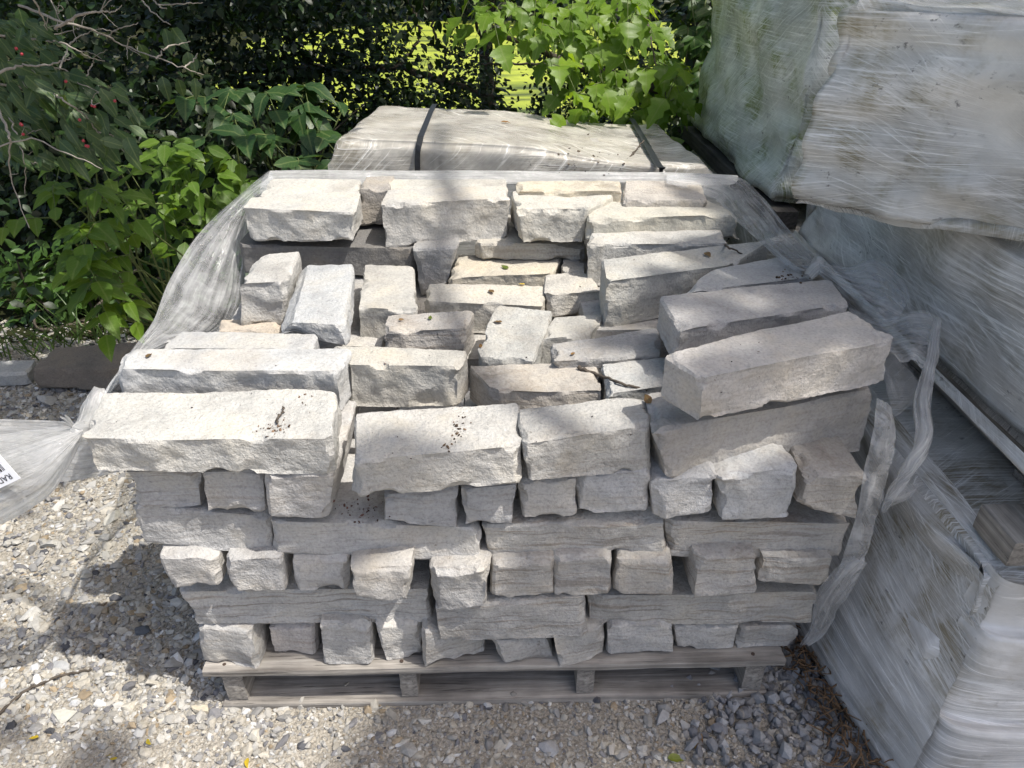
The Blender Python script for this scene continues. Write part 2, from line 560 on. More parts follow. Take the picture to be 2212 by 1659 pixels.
MAT = dict(
    stone=limestone_mat(),
    wood=wood_mat("weathered_pallet_wood", (0.16, 0.145, 0.13), (0.46, 0.43, 0.385)),
    wood_y=wood_mat("weathered_stringer_wood", (0.16, 0.145, 0.13), (0.44, 0.41, 0.365), 'y'),
    wood_dark=wood_mat("dark_wet_wood", (0.05, 0.048, 0.045), (0.14, 0.13, 0.12), 'y'),
    ground=ground_mat(),
    rocks=tint_mat("gravel_stones"),
    bark=plain_mat("bark", (0.09, 0.075, 0.06), 0.9, 0.2, 0.7, 60),
    twig=plain_mat("dry_twig", (0.30, 0.265, 0.225), 0.85, 0.2, 0.5, 80),
    stem=plain_mat("green_stem", (0.12, 0.15, 0.05), 0.6, 0.3, 0.4, 60),
    strap=plain_mat("black_strap", (0.022, 0.023, 0.026), 0.38, 0.5, 0.4, 90),
    wrapA=wrapped_mat("algae_stained_wrap", (0.50, 0.53, 0.46), (0.82, 0.84, 0.77), (0.20, 0.25, 0.03), 0.95, tilt=-22, foci=((1.4, -.5), (-.4, .9)), line=0.6),
    wrapB=wrapped_mat("milky_wrap", (0.56, 0.545, 0.50), (0.82, 0.81, 0.765), (0.26, 0.22, 0.10), 0.9, tilt=-3, foci=((0.66, 0.16), (0.9, -.1))),
    wrapC=wrapped_mat("blue_grey_wrap", (0.60, 0.595, 0.575), (0.84, 0.835, 0.81), (0.30, 0.27, 0.18), 0.6, foci=((2.2, 0.6), (-1.4, 0.3))),
    wrapD=wrapped_mat("grimy_wrap", (0.58, 0.57, 0.54), (0.83, 0.82, 0.785), (0.27, 0.22, 0.12), 0.9, foci=((1.9, 0.4), (-1.2, -.2))),
    film=film_mat("stretch_film", 0.12, 0.70, (0.90, 0.905, 0.91)),
    film_thick=film_mat("gathered_film", 0.32, 0.92, (0.86, 0.855, 0.835)),
    film_thin=film_mat("thin_film", 0.05, 0.30),
    wrapQ=wrapped_mat("rear_wrap", (0.52, 0.485, 0.425), (0.72, 0.69, 0.625), (0.34, 0.29, 0.18), 0.45, tilt=-24, foci=((2.0, -1.2), (-1.6, 1.9)), line=0.6, veil_lo=0.40, veil_hi=0.86),
)

# ------------------------------------------------------------------ ground
def sheet_grid(x0, x1, y0, y1, nx, ny, z):
    xs, ys = np.linspace(x0, x1, nx + 1), np.linspace(y0, y1, ny + 1)
    X, Y = np.meshgrid(xs, ys, indexing='ij')
    V = np.stack([X, Y, np.full_like(X, z)], -1).reshape(-1, 3)
    i = np.arange((nx + 1) * (ny + 1)).reshape(nx + 1, ny + 1)
    F = np.stack([i[:-1, :-1], i[1:, :-1], i[1:, 1:], i[:-1, 1:]], -1).reshape(-1, 4)
    return V, F

V, F = sheet_grid(-150, 150, -60, 300, 30, 36, 0.0)
tag(put("ground", V, F, MAT["ground"]), kind="structure")

def soil_mat():
    m, nt, out = mat("leaf_litter_soil")
    n = N(nt)
    tc = n.add("ShaderNodeTexCoord").outputs["Object"]
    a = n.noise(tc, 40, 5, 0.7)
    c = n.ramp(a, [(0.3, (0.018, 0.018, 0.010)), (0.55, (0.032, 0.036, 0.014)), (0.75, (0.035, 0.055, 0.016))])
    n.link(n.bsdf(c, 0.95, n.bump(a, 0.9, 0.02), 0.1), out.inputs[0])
    return m

MAT["soil"] = soil_mat()
V, F = sheet_grid(-60, 60, 1.9, 60, 120, 120, 0.0)
V[:, 2] = 0.004 + 0.03 * np.clip((V[:, 1] - 1.9) / 2, 0, 1) * (1 + fbm(V * 2.1, 5, 3))
edge = V[:, 1] < 1.91
V[edge, 1] += 0.10 * fbm(V[edge] * 1.7, 9, 3)
V[edge, 1] = V[edge, 1] - 0.10 * np.clip(-V[edge, 0] - 0.4, 0, 1.5)
tag(put("soil_bank", V, F, MAT["soil"]), kind="structure")

def pond_mat():
    m, nt, out = mat("duckweed_pond")
    n = N(nt)
    tc = n.add("ShaderNodeTexCoord").outputs["Object"]
    a = n.noise(tc, 1.3, 5, 0.6)
    b = n.noise(tc, 60, 3, 0.7)
    c = n.ramp(a, [(0.3, (0.19, 0.25, 0.025)), (0.6, (0.35, 0.40, 0.045)), (0.8, (0.25, 0.31, 0.03))])
    c = n.mix(0.4, c, n.ramp(b, [(0.3, 0.6), (0.7, 1.25)]), 'MULTIPLY')
    d = n.noise(n.mapping(tc, (0.5, 1.6, 1)), 1.1, 5, 0.65)
    c = n.mix(n.ramp(d, [(0.50, 0.0), (0.62, 0.9)]), c, (0.035, 0.055, 0.015))  # dark green gaps in the duckweed, with tree shade put into the colour
    n.link(n.bsdf(c, 0.6, n.bump(b, 0.3, 0.01), 0.3), out.inputs[0])
    return m

MAT["pond"] = pond_mat()
ang = np.linspace(0, 2 * math.pi, 72, endpoint=False)
rad = 1 + 0.10 * np.sin(3 * ang + 1) + 0.06 * np.sin(7 * ang)
P = np.stack([1.3 + 5.2 * rad * np.cos(ang), 10.9 + 5.6 * rad * np.sin(ang), np.full(72, 0.11)], -1)
V = np.vstack([P, [[1.3, 10.9, 0.11]]])
F = np.array([[i, (i + 1) % 72, 72] for i in range(72)])
tag(put("pond", V, F, MAT["pond"]), kind="structure")

# gravel -----------------------------------------------------------
g = (1 + 5 ** 0.5) / 2
ICO_V = np.array([(-1, g, 0), (1, g, 0), (-1, -g, 0), (1, -g, 0), (0, -1, g), (0, 1, g), (0, -1, -g), (0, 1, -g), (g, 0, -1), (g, 0, 1), (-g, 0, -1), (-g, 0, 1)], float)
ICO_V /= np.linalg.norm(ICO_V[0])
ICO_F = np.array([(0, 11, 5), (0, 5, 1), (0, 1, 7), (0, 7, 10), (0, 10, 11), (1, 5, 9), (5, 11, 4), (11, 10, 2), (10, 7, 6), (7, 1, 8),
                  (3, 9, 4), (3, 4, 2), (3, 2, 6), (3, 6, 8), (3, 8, 9), (4, 9, 5), (2, 4, 11), (6, 2, 10), (8, 6, 7), (9, 8, 1)])
rng = np.random.default_rng(11)

def rot_np(ax, ay, az):
    cx, sx, cyy, sy, cz, sz = np.cos(ax), np.sin(ax), np.cos(ay), np.sin(ay), np.cos(az), np.sin(az)
    Rm = np.empty((len(ax), 3, 3))
    Rm[:, 0, 0] = cz * cyy; Rm[:, 0, 1] = cz * sy * sx - sz * cx; Rm[:, 0, 2] = cz * sy * cx + sz * sx
    Rm[:, 1, 0] = sz * cyy; Rm[:, 1, 1] = sz * sy * sx + cz * cx; Rm[:, 1, 2] = sz * sy * cx - cz * sx
    Rm[:, 2, 0] = -sy; Rm[:, 2, 1] = cyy * sx; Rm[:, 2, 2] = cyy * cx
    return Rm

OCT_V = np.array([(1, 0, 0), (-1, 0, 0), (0, 1, 0), (0, -1, 0), (0, 0, 1), (0, 0, -1)], float)
OCT_F = np.array([(0, 2, 4), (2, 1, 4), (1, 3, 4), (3, 0, 4), (2, 0, 5), (1, 2, 5), (3, 1, 5), (0, 3, 5)])

def rocks(P, size, palette, weights, flat=(0.35, 0.7), tilt=0.5, tiny=False):
    n = len(P)
    TV, TF = (OCT_V, OCT_F) if tiny else (ICO_V, ICO_F)
    nv = len(TV)
    base = TV[None] * (1 + rng.uniform(-0.34, 0.30, (n, nv, 1)))
    sc = np.stack([rng.uniform(0.75, 1.35, n), rng.uniform(0.55, 0.95, n), rng.uniform(*flat, n)], -1) * size[:, None]
    # flatten one random side so the chips look broken, not round
    base = base * sc[:, None, :]
    Rm = rot_np(rng.normal(0, tilt, n), rng.normal(0, tilt, n), rng.uniform(0, 6.28, n))
    V = np.einsum('nij,nkj->nki', Rm, base) + P[:, None, :]
    F = (TF[None] + nv * np.arange(n)[:, None, None]).reshape(-1, 3)
    pal = np.asarray(palette)
    c = pal[rng.choice(len(pal), n, p=np.asarray(weights) / np.sum(weights))] * np.array([0.89, 0.90, 0.93]) * rng.uniform(0.75, 1.2, (n, 1))
    return V.reshape(-1, 3), F, np.repeat(c, nv, axis=0)

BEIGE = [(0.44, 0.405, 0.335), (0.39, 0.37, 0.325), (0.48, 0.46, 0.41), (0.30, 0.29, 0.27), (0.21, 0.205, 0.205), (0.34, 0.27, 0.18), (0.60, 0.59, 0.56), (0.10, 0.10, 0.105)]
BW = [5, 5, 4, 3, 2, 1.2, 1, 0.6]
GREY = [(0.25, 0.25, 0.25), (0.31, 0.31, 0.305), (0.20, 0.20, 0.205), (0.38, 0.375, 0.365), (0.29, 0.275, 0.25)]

def scatter(n, x0, x1, y0, y1): 
    return np.stack([rng.uniform(x0, x1, n), rng.uniform(y0, y1, n), np.zeros(n)], -1)

def lognorm(n, med, s, lo, hi): return np.clip(np.exp(rng.normal(math.log(med), s, n)), lo, hi)

parts = []
def coarse(P):          # how stony (1) or sandy (0) the surface is
    return np.clip(0.55 + 0.9 * fbm(P * np.array([2.2, 2.2, 1]), 3, 3) + 0.9 * np.clip((P[:, 1] - 0.02) * 3 , -0.5, 0.6) - 0.5 * np.clip(P[:, 0] + 0.3, 0, 1), 0.05, 1)
P = scatter(50000, -2.3, -0.45, -0.05, 2.0)
P = P[P[:, 0] > -1.42 - 0.62 * P[:, 1]]
P = P[rng.random(len(P)) < 0.35 + 0.65 * coarse(P)]
parts.append((P, lognorm(len(P), 0.0050, 0.55, 0.0022, 0.020), BEIGE, BW, (0.3, 0.65), 0.4))
P = scatter(23000, -1.25, 0.75, -0.48, 0.22)
s = lognorm(len(P), 0.0034, 0.5, 0.0018, 0.012)
parts.append((P, s, BEIGE, [6, 6, 5, 2.5, 1.2, 0.5, 1.5, 0.3], (0.4, 0.8), 0.5))
P = scatter(1500, -1.25, 0.75, -0.48, 0.12)
parts.append((P, lognorm(len(P), 0.0085, 0.35, 0.005, 0.017), BEIGE, [5, 6, 5, 3, 2, 0.4, 2, 0.3], (0.35, 0.7), 0.4))
P = scatter(4000, -0.62, 0.70, 0.0, 0.5)
parts.append((P, lognorm(len(P), 0.006, 0.5, 0.003, 0.014), BEIGE, BW, (0.4, 0.8), 0.5))
Vs, Fs, Cs, off = [], [], [], 0
for P, s, pal, w, fl, ti in parts:
    P[:, 2] = s * rng.uniform(0.05, 0.35, len(s))
    for sel, tiny in ((s < .0042, True), (s >= .0042, False)):
        v, f, c = rocks(P[sel], s[sel] * (1.2 if tiny else 1.0), pal, w, fl, ti, tiny)
        Vs.append(v); Fs.append(f + off); Cs.append(c); off += len(v)
o = put("gravel", np.concatenate(Vs), np.concatenate(Fs), MAT["rocks"], smooth=False, colr=np.concatenate(Cs))
tag(o, "beige crushed limestone gravel around the stone pallet", "gravel", kind="stuff")
P = scatter(5200, 0.10, 1.05, -0.52, 0.75)
keep = (P[:, 0] - 0.55 - 0.25 * (P[:, 1] + 0.0) + 0.12 * fbm(P * 3, 8, 2)) > rng.normal(0, 0.09, len(P))
P = P[keep]
s = lognorm(len(P), 0.0115, 0.28, 0.006, 0.021)
P[:, 2] = s * rng.uniform(0.2, 1.1, len(s))
v, f, c = rocks(P, s, GREY, [3, 3, 2, 1.5, 1.5], (0.5, 0.85), 0.9)
o = put("grey_gravel", v, f, MAT["rocks"], smooth=False, colr=c)
tag(o, "blue grey crushed stone chips between the pallet and the wrapped packs", "gravel", kind="stuff")

# a few larger loose stones
def lump(size, seed, squash=0.6):
    U, F = lattice(5, 5, 4)
    r = np.random.default_rng(seed)
    p = U * 2 - 1
    p = p / np.maximum(np.linalg.norm(p, axis=1, keepdims=True), 1e-6) * 0.45 + p * 0.6
    for _ in range(9):
        nn = r.normal(size=3); nn /= np.linalg.norm(nn)
        d = r.uniform(0.42, 0.72)
        t = p @ nn - d
        p = p - np.clip(t, 0, None)[:, None] * nn
    p = p * np.array([1.25, 0.9, squash]) * size
    return p, F
big = [(214, 1522, .014, (0.62, 0.61, 0.58)), (281, 1526, .018, (0.50, 0.47, 0.40)), (141, 1546, .021, (0.42, 0.41, 0.36)), (433, 1533, .019, (0.52, 0.47, 0.37)),
       (181, 1475, .019, (0.42, 0.39, 0.33)), (549, 1586, .019, (0.52, 0.49, 0.42)), (659, 1602, .016, (0.42, 0.40, 0.36)), (1185, 1610, .019, (0.36, 0.36, 0.36)),
       (1427, 1553, .016, (0.40, 0.40, 0.40)), (1482, 1569, .013, (0.42, 0.41, 0.39)), (60, 1330, .022, (0.44, 0.43, 0.40)), (130, 1440, .020, (0.40, 0.40, 0.39)),
       (380, 1430, .021, (0.36, 0.35, 0.33)), (110, 1175, .022, (0.42, 0.41, 0.38)), (245, 1118, .026, (0.46, 0.44, 0.38)), (195, 1170, .018, (0.34, 0.33, 0.31)),
       (310, 1360, .020, (0.10, 0.11, 0.125)), (90, 1385, .015, (0.12, 0.12, 0.13)), (105, 865, .035, (0.44, 0.43, 0.41)), (1320, 1622, .016, (0.39, 0.37, 0.34))]
for i, (x, y, s, c) in enumerate(big):
    v, f = lump(s, 300 + i)
    b = onz(x, y, s * 0.3)
    a = i * 1.7
    v = v @ np.array([[math.cos(a), math.sin(a), 0], [-math.sin(a), math.cos(a), 0], [0, 0, 1]]) + b
    o = put("pebble", v, f, MAT["rocks"], sharp=R(25), colr=np.tile(c, (len(v), 1)))
    tag(o, "loose pebble that stands out larger than the gravel chips around it", "pebble", "larger pebbles lying on the gravel")

# ------------------------------------------------------------------ stone blocks
def make_stone(c8, seed, res=0.0064, rough=1.0, chips=6, top=0.3, bites=8):
    c8 = np.asarray(c8, float)
    r = np.random.default_rng(seed)
    ex = np.linalg.norm(c8[1] - c8[0], axis=-1).mean()
    ey = np.linalg.norm(c8[:, 1] - c8[:, 0], axis=-1).mean()
    ez = np.linalg.norm(c8[:, :, 1] - c8[:, :, 0], axis=-1).mean()
    n = [int(np.clip(round(e / res), 6, 84)) for e in (ex, ey, ez)]
    # back half of a deep block is never seen close: coarser
    n[1] = min(n[1], 34)
    U, F = lattice(*n)
    # crowd the lattice lines towards the edges a little
    W = U + 0.035 * np.sin(2 * math.pi * U)
    W = np.where((U > 0) & (U < 1), U - 0.03 * np.sin(2 * math.pi * U), U)
    P = trilin(c8, W)
    ax = (c8[1] - c8[0]).mean((0, 1)); ay = (c8[:, 1] - c8[:, 0]).mean((0, 1)); az = (c8[:, :, 1] - c8[:, :, 0]).mean((0, 1))
    ax /= np.linalg.norm(ax); ay /= np.linalg.norm(ay); az /= np.linalg.norm(az)
    S = (U == 1).astype(float) - (U == 0).astype(float)
    Nn = S[:, :1] * ax + S[:, 1:2] * ay + S[:, 2:] * az
    Nn /= np.linalg.norm(Nn, axis=1, keepdims=True)
    ctr = P.mean(0)
    off = r.uniform(-50, 50, 3)
    # bow of the whole block
    P = P + 0.0030 * rough * np.stack([fbm(P * 9 + off, 1, 2), fbm(P * 9 + off, 2, 2), fbm(P * 7 + off, 3, 2)], -1)
    # flakes knocked off edges and corners
    hx, hy, hz = ex / 2, ey / 2, ez / 2
    for _ in range(chips):
        s = np.array([r.choice([-1, 1]), r.choice([-1, 1], p=[0.75, 0.25]), r.choice([-1, 1], p=[0.35, 0.65])])
        k = r.integers(0, 3)
        w = r.uniform(0.3, 1.0, 3)
        if r.random() < 0.86:
            w[k] = r.uniform(-0.22, 0.22)
        nn = s[0] * w[0] * ax + s[1] * w[1] * ay + s[2] * w[2] * az
        nn /= np.linalg.norm(nn)
        d = P @ nn
        depth = abs(r.normal(0, 0.0032)) + 0.0008
        if r.random() < 0.12:
            depth += r.uniform(0.004, 0.012)
        wob = 0.0022 * fbm(P * 45 + off, 7, 2)
        t = d - (d.max() - depth) + wob
        P = P - np.clip(t, 0, None)[:, None] * nn
    # conchoidal bites along the arrises
    for _ in range(bites):
        u = np.array([r.random(), r.choice([0.0, 1.0], p=[.8, .2]), r.choice([0.0, 1.0], p=[.4, .6])])
        kx = r.integers(0, 3)
        if kx == 0: u = np.array([r.random(), 0.0, r.choice([0.0, 1.0], p=[.4, .6])])
        elif kx == 1: u = np.array([r.choice([0.0, 1.0]), 0.0, r.random()])
        else: u = np.array([r.choice([0.0, 1.0]), r.random() * .6, 1.0])
        e = trilin(c8, u[None])[0]
        so = (u == 1).astype(float) - (u == 0).astype(float)
        dn = so[0] * ax * r.uniform(.3, 1) + so[1] * ay * r.uniform(.3, 1) + so[2] * az * r.uniform(.3, 1)
        dn /= np.linalg.norm(dn) + 1e-9
        rad = r.uniform(.018, .055)
        cen = e + dn * (rad - r.uniform(.004, .011))
        v = P - cen + 0.0016 * np.stack([vnoise(P * 70 + off, 31), vnoise(P * 70 + off, 32), vnoise(P * 70 + off, 33)], -1)
        dl = np.linalg.norm(v, axis=1, keepdims=True)
        P = np.where(dl < rad, P + v / (dl + 1e-9) * (rad - dl), P)
    # scalloped fracture on the split faces, gentle on the bedding faces
    w = np.clip(1 - np.abs(Nn @ az), 0, 1) ** 0.5
    w = top + (1 - top) * w
    m = int(np.clip(ex * ez * 2 / 0.0016, 8, 46))
    sd = trilin(c8, r.random((m, 3)) * np.array([1, 1, 1]))
    sd[: m // 2] = trilin(c8, np.stack([r.random(m // 2), np.zeros(m // 2), r.random(m // 2)], -1))
    q = P + 0.010 * np.stack([vnoise(P * 38 + off, 4), vnoise(P * 38 + off, 5), vnoise(P * 38 + off, 6)], -1)
    dd = ((q[:, None, :] - sd[None]) ** 2).sum(-1) * r.uniform(1.8, 5.5, m)[None] + r.uniform(0, 0.0075, m)[None]
    sc = np.minimum(dd.min(1), 0.0095)
    ed = np.where(np.abs(S).sum(1) > 1, 0.25, 1.0)
    P = P + Nn * ((sc - 0.0050) * ed * rough * w)[:, None]
    rl = 0.0017 * fbm(P * 60 + off, 21, 3) + 0.0011 * vnoise(P * 150 + off, 23)
    P = P + Nn * (rl * rough * (0.55 + 0.45 * w))[:, None]
    return P, F

GROUP_ST = "loose limestone blocks stacked on the pallet"
_sn = [0]
STONES = []
def stone(c8, label, tint=(0.43, 0.415, 0.385), band=0.25, seed=None, **kw):
    _sn[0] += 1
    sd = seed if seed is not None else 1000 + _sn[0] * 7
    P, F = make_stone(c8, sd, **kw)
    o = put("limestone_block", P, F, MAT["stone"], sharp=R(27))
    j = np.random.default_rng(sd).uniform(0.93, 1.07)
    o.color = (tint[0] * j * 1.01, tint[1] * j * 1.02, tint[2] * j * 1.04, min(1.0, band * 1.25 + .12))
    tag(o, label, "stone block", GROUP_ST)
    STONES.append((o, c8))
    return o

def front8(TL, TR, BR, BL, y0, depth, zmin=None, zb=None):
    """block seen by its front face on the plane y = y0 (a pair slants it left to right)"""
    ya, yb = (y0, y0) if np.isscalar(y0) else y0
    c = np.zeros((2, 2, 2, 3))
    c[0, 0, 1], c[1, 0, 1], c[1, 0, 0], c[0, 0, 0] = ony(*TL, ya), ony(*TR, yb), ony(*BR, yb), ony(*BL, ya)
    if zmin is not None:
        for i in (0, 1): c[i, 0, 0][2] = max(c[i, 0, 0][2], zmin)
    for i in (0, 1):
        for k in (0, 1):
            c[i, 1, k] = c[i, 0, k] + np.array([0, depth, 0])
    zt = c[:, 0, 1, 2].mean(); zl = c[:, 0, 0, 2].mean()
    c[:, 1, 1, 2] = c[:, 1, 1, 2] * 0.3 + zt * 0.7
    c[:, 1, 0, 2] = c[:, 1, 0, 2] * 0.3 + zl * 0.7
    return c

def top8(FL, FR, BR, BL, z, h, fb=None):
    """block seen by its top face at height z (scalar or FL, FR, BR, BL); fb: picture points of the front bottom corners"""
    zz = [z] * 4 if np.isscalar(z) else z
    t = [onz(*p, q) for p, q in zip((FL, FR, BR, BL), zz)]
    c = np.zeros((2, 2, 2, 3))
    c[0, 0, 1], c[1, 0, 1], c[1, 1, 1], c[0, 1, 1] = t
    for i in (0, 1):
        for j in (0, 1):
            c[i, j, 0] = c[i, j, 1] - np.array([0, 0, h])
    if fb is not None:
        for i in (0, 1):
            if fb[i] is not None:
                c[i, 0, 0] = ony(*fb[i], c[i, 0, 1][1])
        zl = c[:, 0, 0, 2].mean()
        c[0, 1, 0][2] = c[1, 1, 0][2] = zl
    return c

# ---- bottom row: ends on the pallet deck
Zd = 0.131
row1 = [((428, 1352), (542, 1366), (556, 1444), (440, 1421), (0.03, 0.005), .42, "sunlit corner block with a bright split end on the pallet deck"),
        ((582, 1357), (678, 1349), (683, 1415), (593, 1413), 0.04, .42, "small pinkish grey block in the bottom row, second from the sunlit corner"),
        ((690, 1347), (795, 1347), (802, 1440), (698, 1441), 0.012, .42, "bluish block in the bottom row, third from the sunlit corner"),
        ((811, 1345), (909, 1343), (910, 1412), (837, 1439), (0.02, 0.03), .42, "wedge shaped block in the bottom row, fourth from the sunlit corner"),
        ((914, 1356), (1050, 1372), (1048, 1412), (921, 1456), (0.0, 0.035), .42, "block with a slanted lower edge in the bottom row, fifth from the sunlit corner"),
        ((1062, 1386), (1178, 1376), (1193, 1426), (1091, 1451), (0.0, 0.02), .42, "block turned askew in the bottom row, sixth from the sunlit corner"),
        ((1194, 1375), (1303, 1350), (1303, 1432), (1206, 1456), (-0.005, 0.015), .42, "tall tilted block in the bottom row, seventh from the sunlit corner"),
        ((1312, 1350), (1449, 1350), (1451, 1430), (1314, 1430), 0.02, .42, "wide smooth block in the bottom row, eighth from the sunlit corner"),
        ((1458, 1350), (1593, 1350), (1580, 1418), (1462, 1406), 0.035, .42, "block with a chipped lower lip in the bottom row, next to the mossy corner block"),
        ((1602, 1352), (1721, 1352), (1718, 1416), (1588, 1418), 0.035, .42, "corner block with green moss along its top edge, on the pallet deck")]
for k, (a, b, c, d, y, dep, lab) in enumerate(row1):
    c8 = front8(a, b, c, d, y, dep, zmin=Zd)
    c8[:, :, 0, 2] = Zd
    stone(c8, lab, (0.44, 0.43, 0.41) if k != 1 else (0.43, 0.405, 0.385), 0.35, chips=6)

# ---- second row: long blocks
row2 = [((386, 1277), (924, 1272), (931, 1343), (428, 1347), 0.035, .2, "long grey block lying on the sunlit half of the bottom row"),
        ((940, 1312), (1262, 1288), (1266, 1374), (955, 1384), (-0.005, 0.0), .2, "banded block with a long chip, above the middle of the bottom row"),
        ((1268, 1287), (1766, 1279), (1752, 1346), (1269, 1349), 0.03, .2, "long finely banded block lying on the shaded end of the bottom row")]
for a, b, c, d, y, dep, lab in row2:
    stone(front8(a, b, c, d, y, dep), lab, (0.42, 0.41, 0.39), 0.7)

# ---- third row: ends
row3 = [((344, 1199), (462, 1198), (475, 1264), (374, 1270), 0.005, "rough bright end block at the sunlit corner, third row from the pallet"),
        ((486, 1211), (607, 1205), (615, 1274), (508, 1276), 0.0, "end block with a chipped lower edge, third row, second from the sunlit corner"),
        ((627, 1208), (749, 1205), (751, 1272), (640, 1276), 0.005, "end block with sun spots, third row, third from the sunlit corner"),
        ((755, 1229), (890, 1220), (879, 1303), (771, 1288), (-0.03, -0.03), "block jutting forward with a sunlit top, third row from the pallet"),
        ((928, 1235), (1056, 1226), (1045, 1308), (935, 1323), -0.02, "tall block reaching into the row below, beside the block that juts forward"),
        ((1064, 1215), (1195, 1208), (1196, 1281), (1064, 1291), 0.0, "block with a ragged split face, third row, sixth from the sunlit corner"),
        ((1199, 1205), (1320, 1201), (1317, 1281), (1199, 1290), 0.0, "block with a dark smudge line, third row, seventh from the sunlit corner"),
        ((1331, 1211), (1451, 1208), (1450, 1284), (1330, 1284), 0.0, "block with wavy ledges on its face, third row from the pallet"),
        ((1505, 1208), (1637, 1205), (1633, 1281), (1501, 1290), -0.01, "pale smooth faced block in the third row, ninth from the sunlit corner"),
        ((1649, 1205), (1797, 1205), (1790, 1265), (1640, 1258), 0.01, "end block under the hanging film, third row, shaded corner")]
for k, (a, b, c, d, y, lab) in enumerate(row3):
    stone(front8(a, b, c, d, y, .40), lab, (0.43, 0.415, 0.39), 0.6 if k > 4 else 0.3, chips=6)

# ---- fourth row: long
row4 = [((292, 1092), (580, 1116), (589, 1197), (317, 1172), 0.03, "smooth long block at the sunlit corner, fourth row from the pallet"),
        ((584, 1125), (1035, 1139), (1032, 1213), (594, 1193), 0.02, "long block with dirt on its top, fourth row, below the gap in the row above"),
        ((1047, 1135), (1434, 1119), (1434, 1195), (1063, 1207), 0.025, "long block with a sunlit broken corner, fourth row from the pallet"),
        ((1440, 1125), (1838, 1132), (1818, 1210), (1449, 1201), 0.03, "long brownish banded block at the shaded end of the fourth row")]
for k, (a, b, c, d, y, lab) in enumerate(row4):
    stone(front8(a, b, c, d, y, .22), lab, (0.40, 0.385, 0.36) if k == 3 else (0.42, 0.41, 0.39), 0.75 if k > 1 else 0.2)

# ---- fifth row: ends
row5 = [((276, 1019), (424, 1019), (436, 1095), (293, 1096), 0.03, "finely banded end block directly under the big sunlit corner slab"),
        ((434, 1021), (569, 1017), (573, 1104), (451, 1104), 0.02, "pitted rough end block under the big sunlit corner slab"),
        ((572, 1019), (722, 1021), (708, 1120), (583, 1112), 0.0, "smooth end block with a diagonal patch of sun, fifth row"),
        ((826, 1076), (990, 1060), (983, 1138), (832, 1131), 0.01, "block with a lit chip, fifth row, under the front centre block"),
        ((999, 1056), (1117, 1045), (1104, 1128), (1005, 1130), 0.01, "narrow block crossed by a shadow edge, fifth row, under the front centre block"),
        ((1125, 1042), (1243, 1033), (1243, 1115), (1128, 1118), 0.02, "squarish block with a sunlit lower chip, fifth row from the pallet"),
        ((1247, 1028), (1406, 1018), (1400, 1101), (1247, 1111), 0.02, "wide flat faced block, fifth row, beside a thin dark joint"),
        ((1410, 1045), (1548, 1022), (1533, 1112), (1420, 1124), 0.005, "bluish block with a dark dot on its face, fifth row"),
        ((1554, 1034), (1720, 1007), (1708, 1117), (1560, 1125), 0.0, "clean split bluish block, fifth row, second from the shaded corner"),
        ((1750, 1025), (1873, 1028), (1846, 1119), (1727, 1094), 0.0, "brownish corner block behind the hanging film strip, fifth row")]
for k, (a, b, c, d, y, lab) in enumerate(row5):
    t = (0.42, 0.41, 0.395) if k < 7 else [(0.42, 0.42, 0.42), (0.43, 0.435, 0.44), (0.42, 0.395, 0.36)][k - 7]
    stone(front8(a, b, c, d, y, .36), lab, t, 0.6 if k in (0, 9) else 0.25, chips=6)

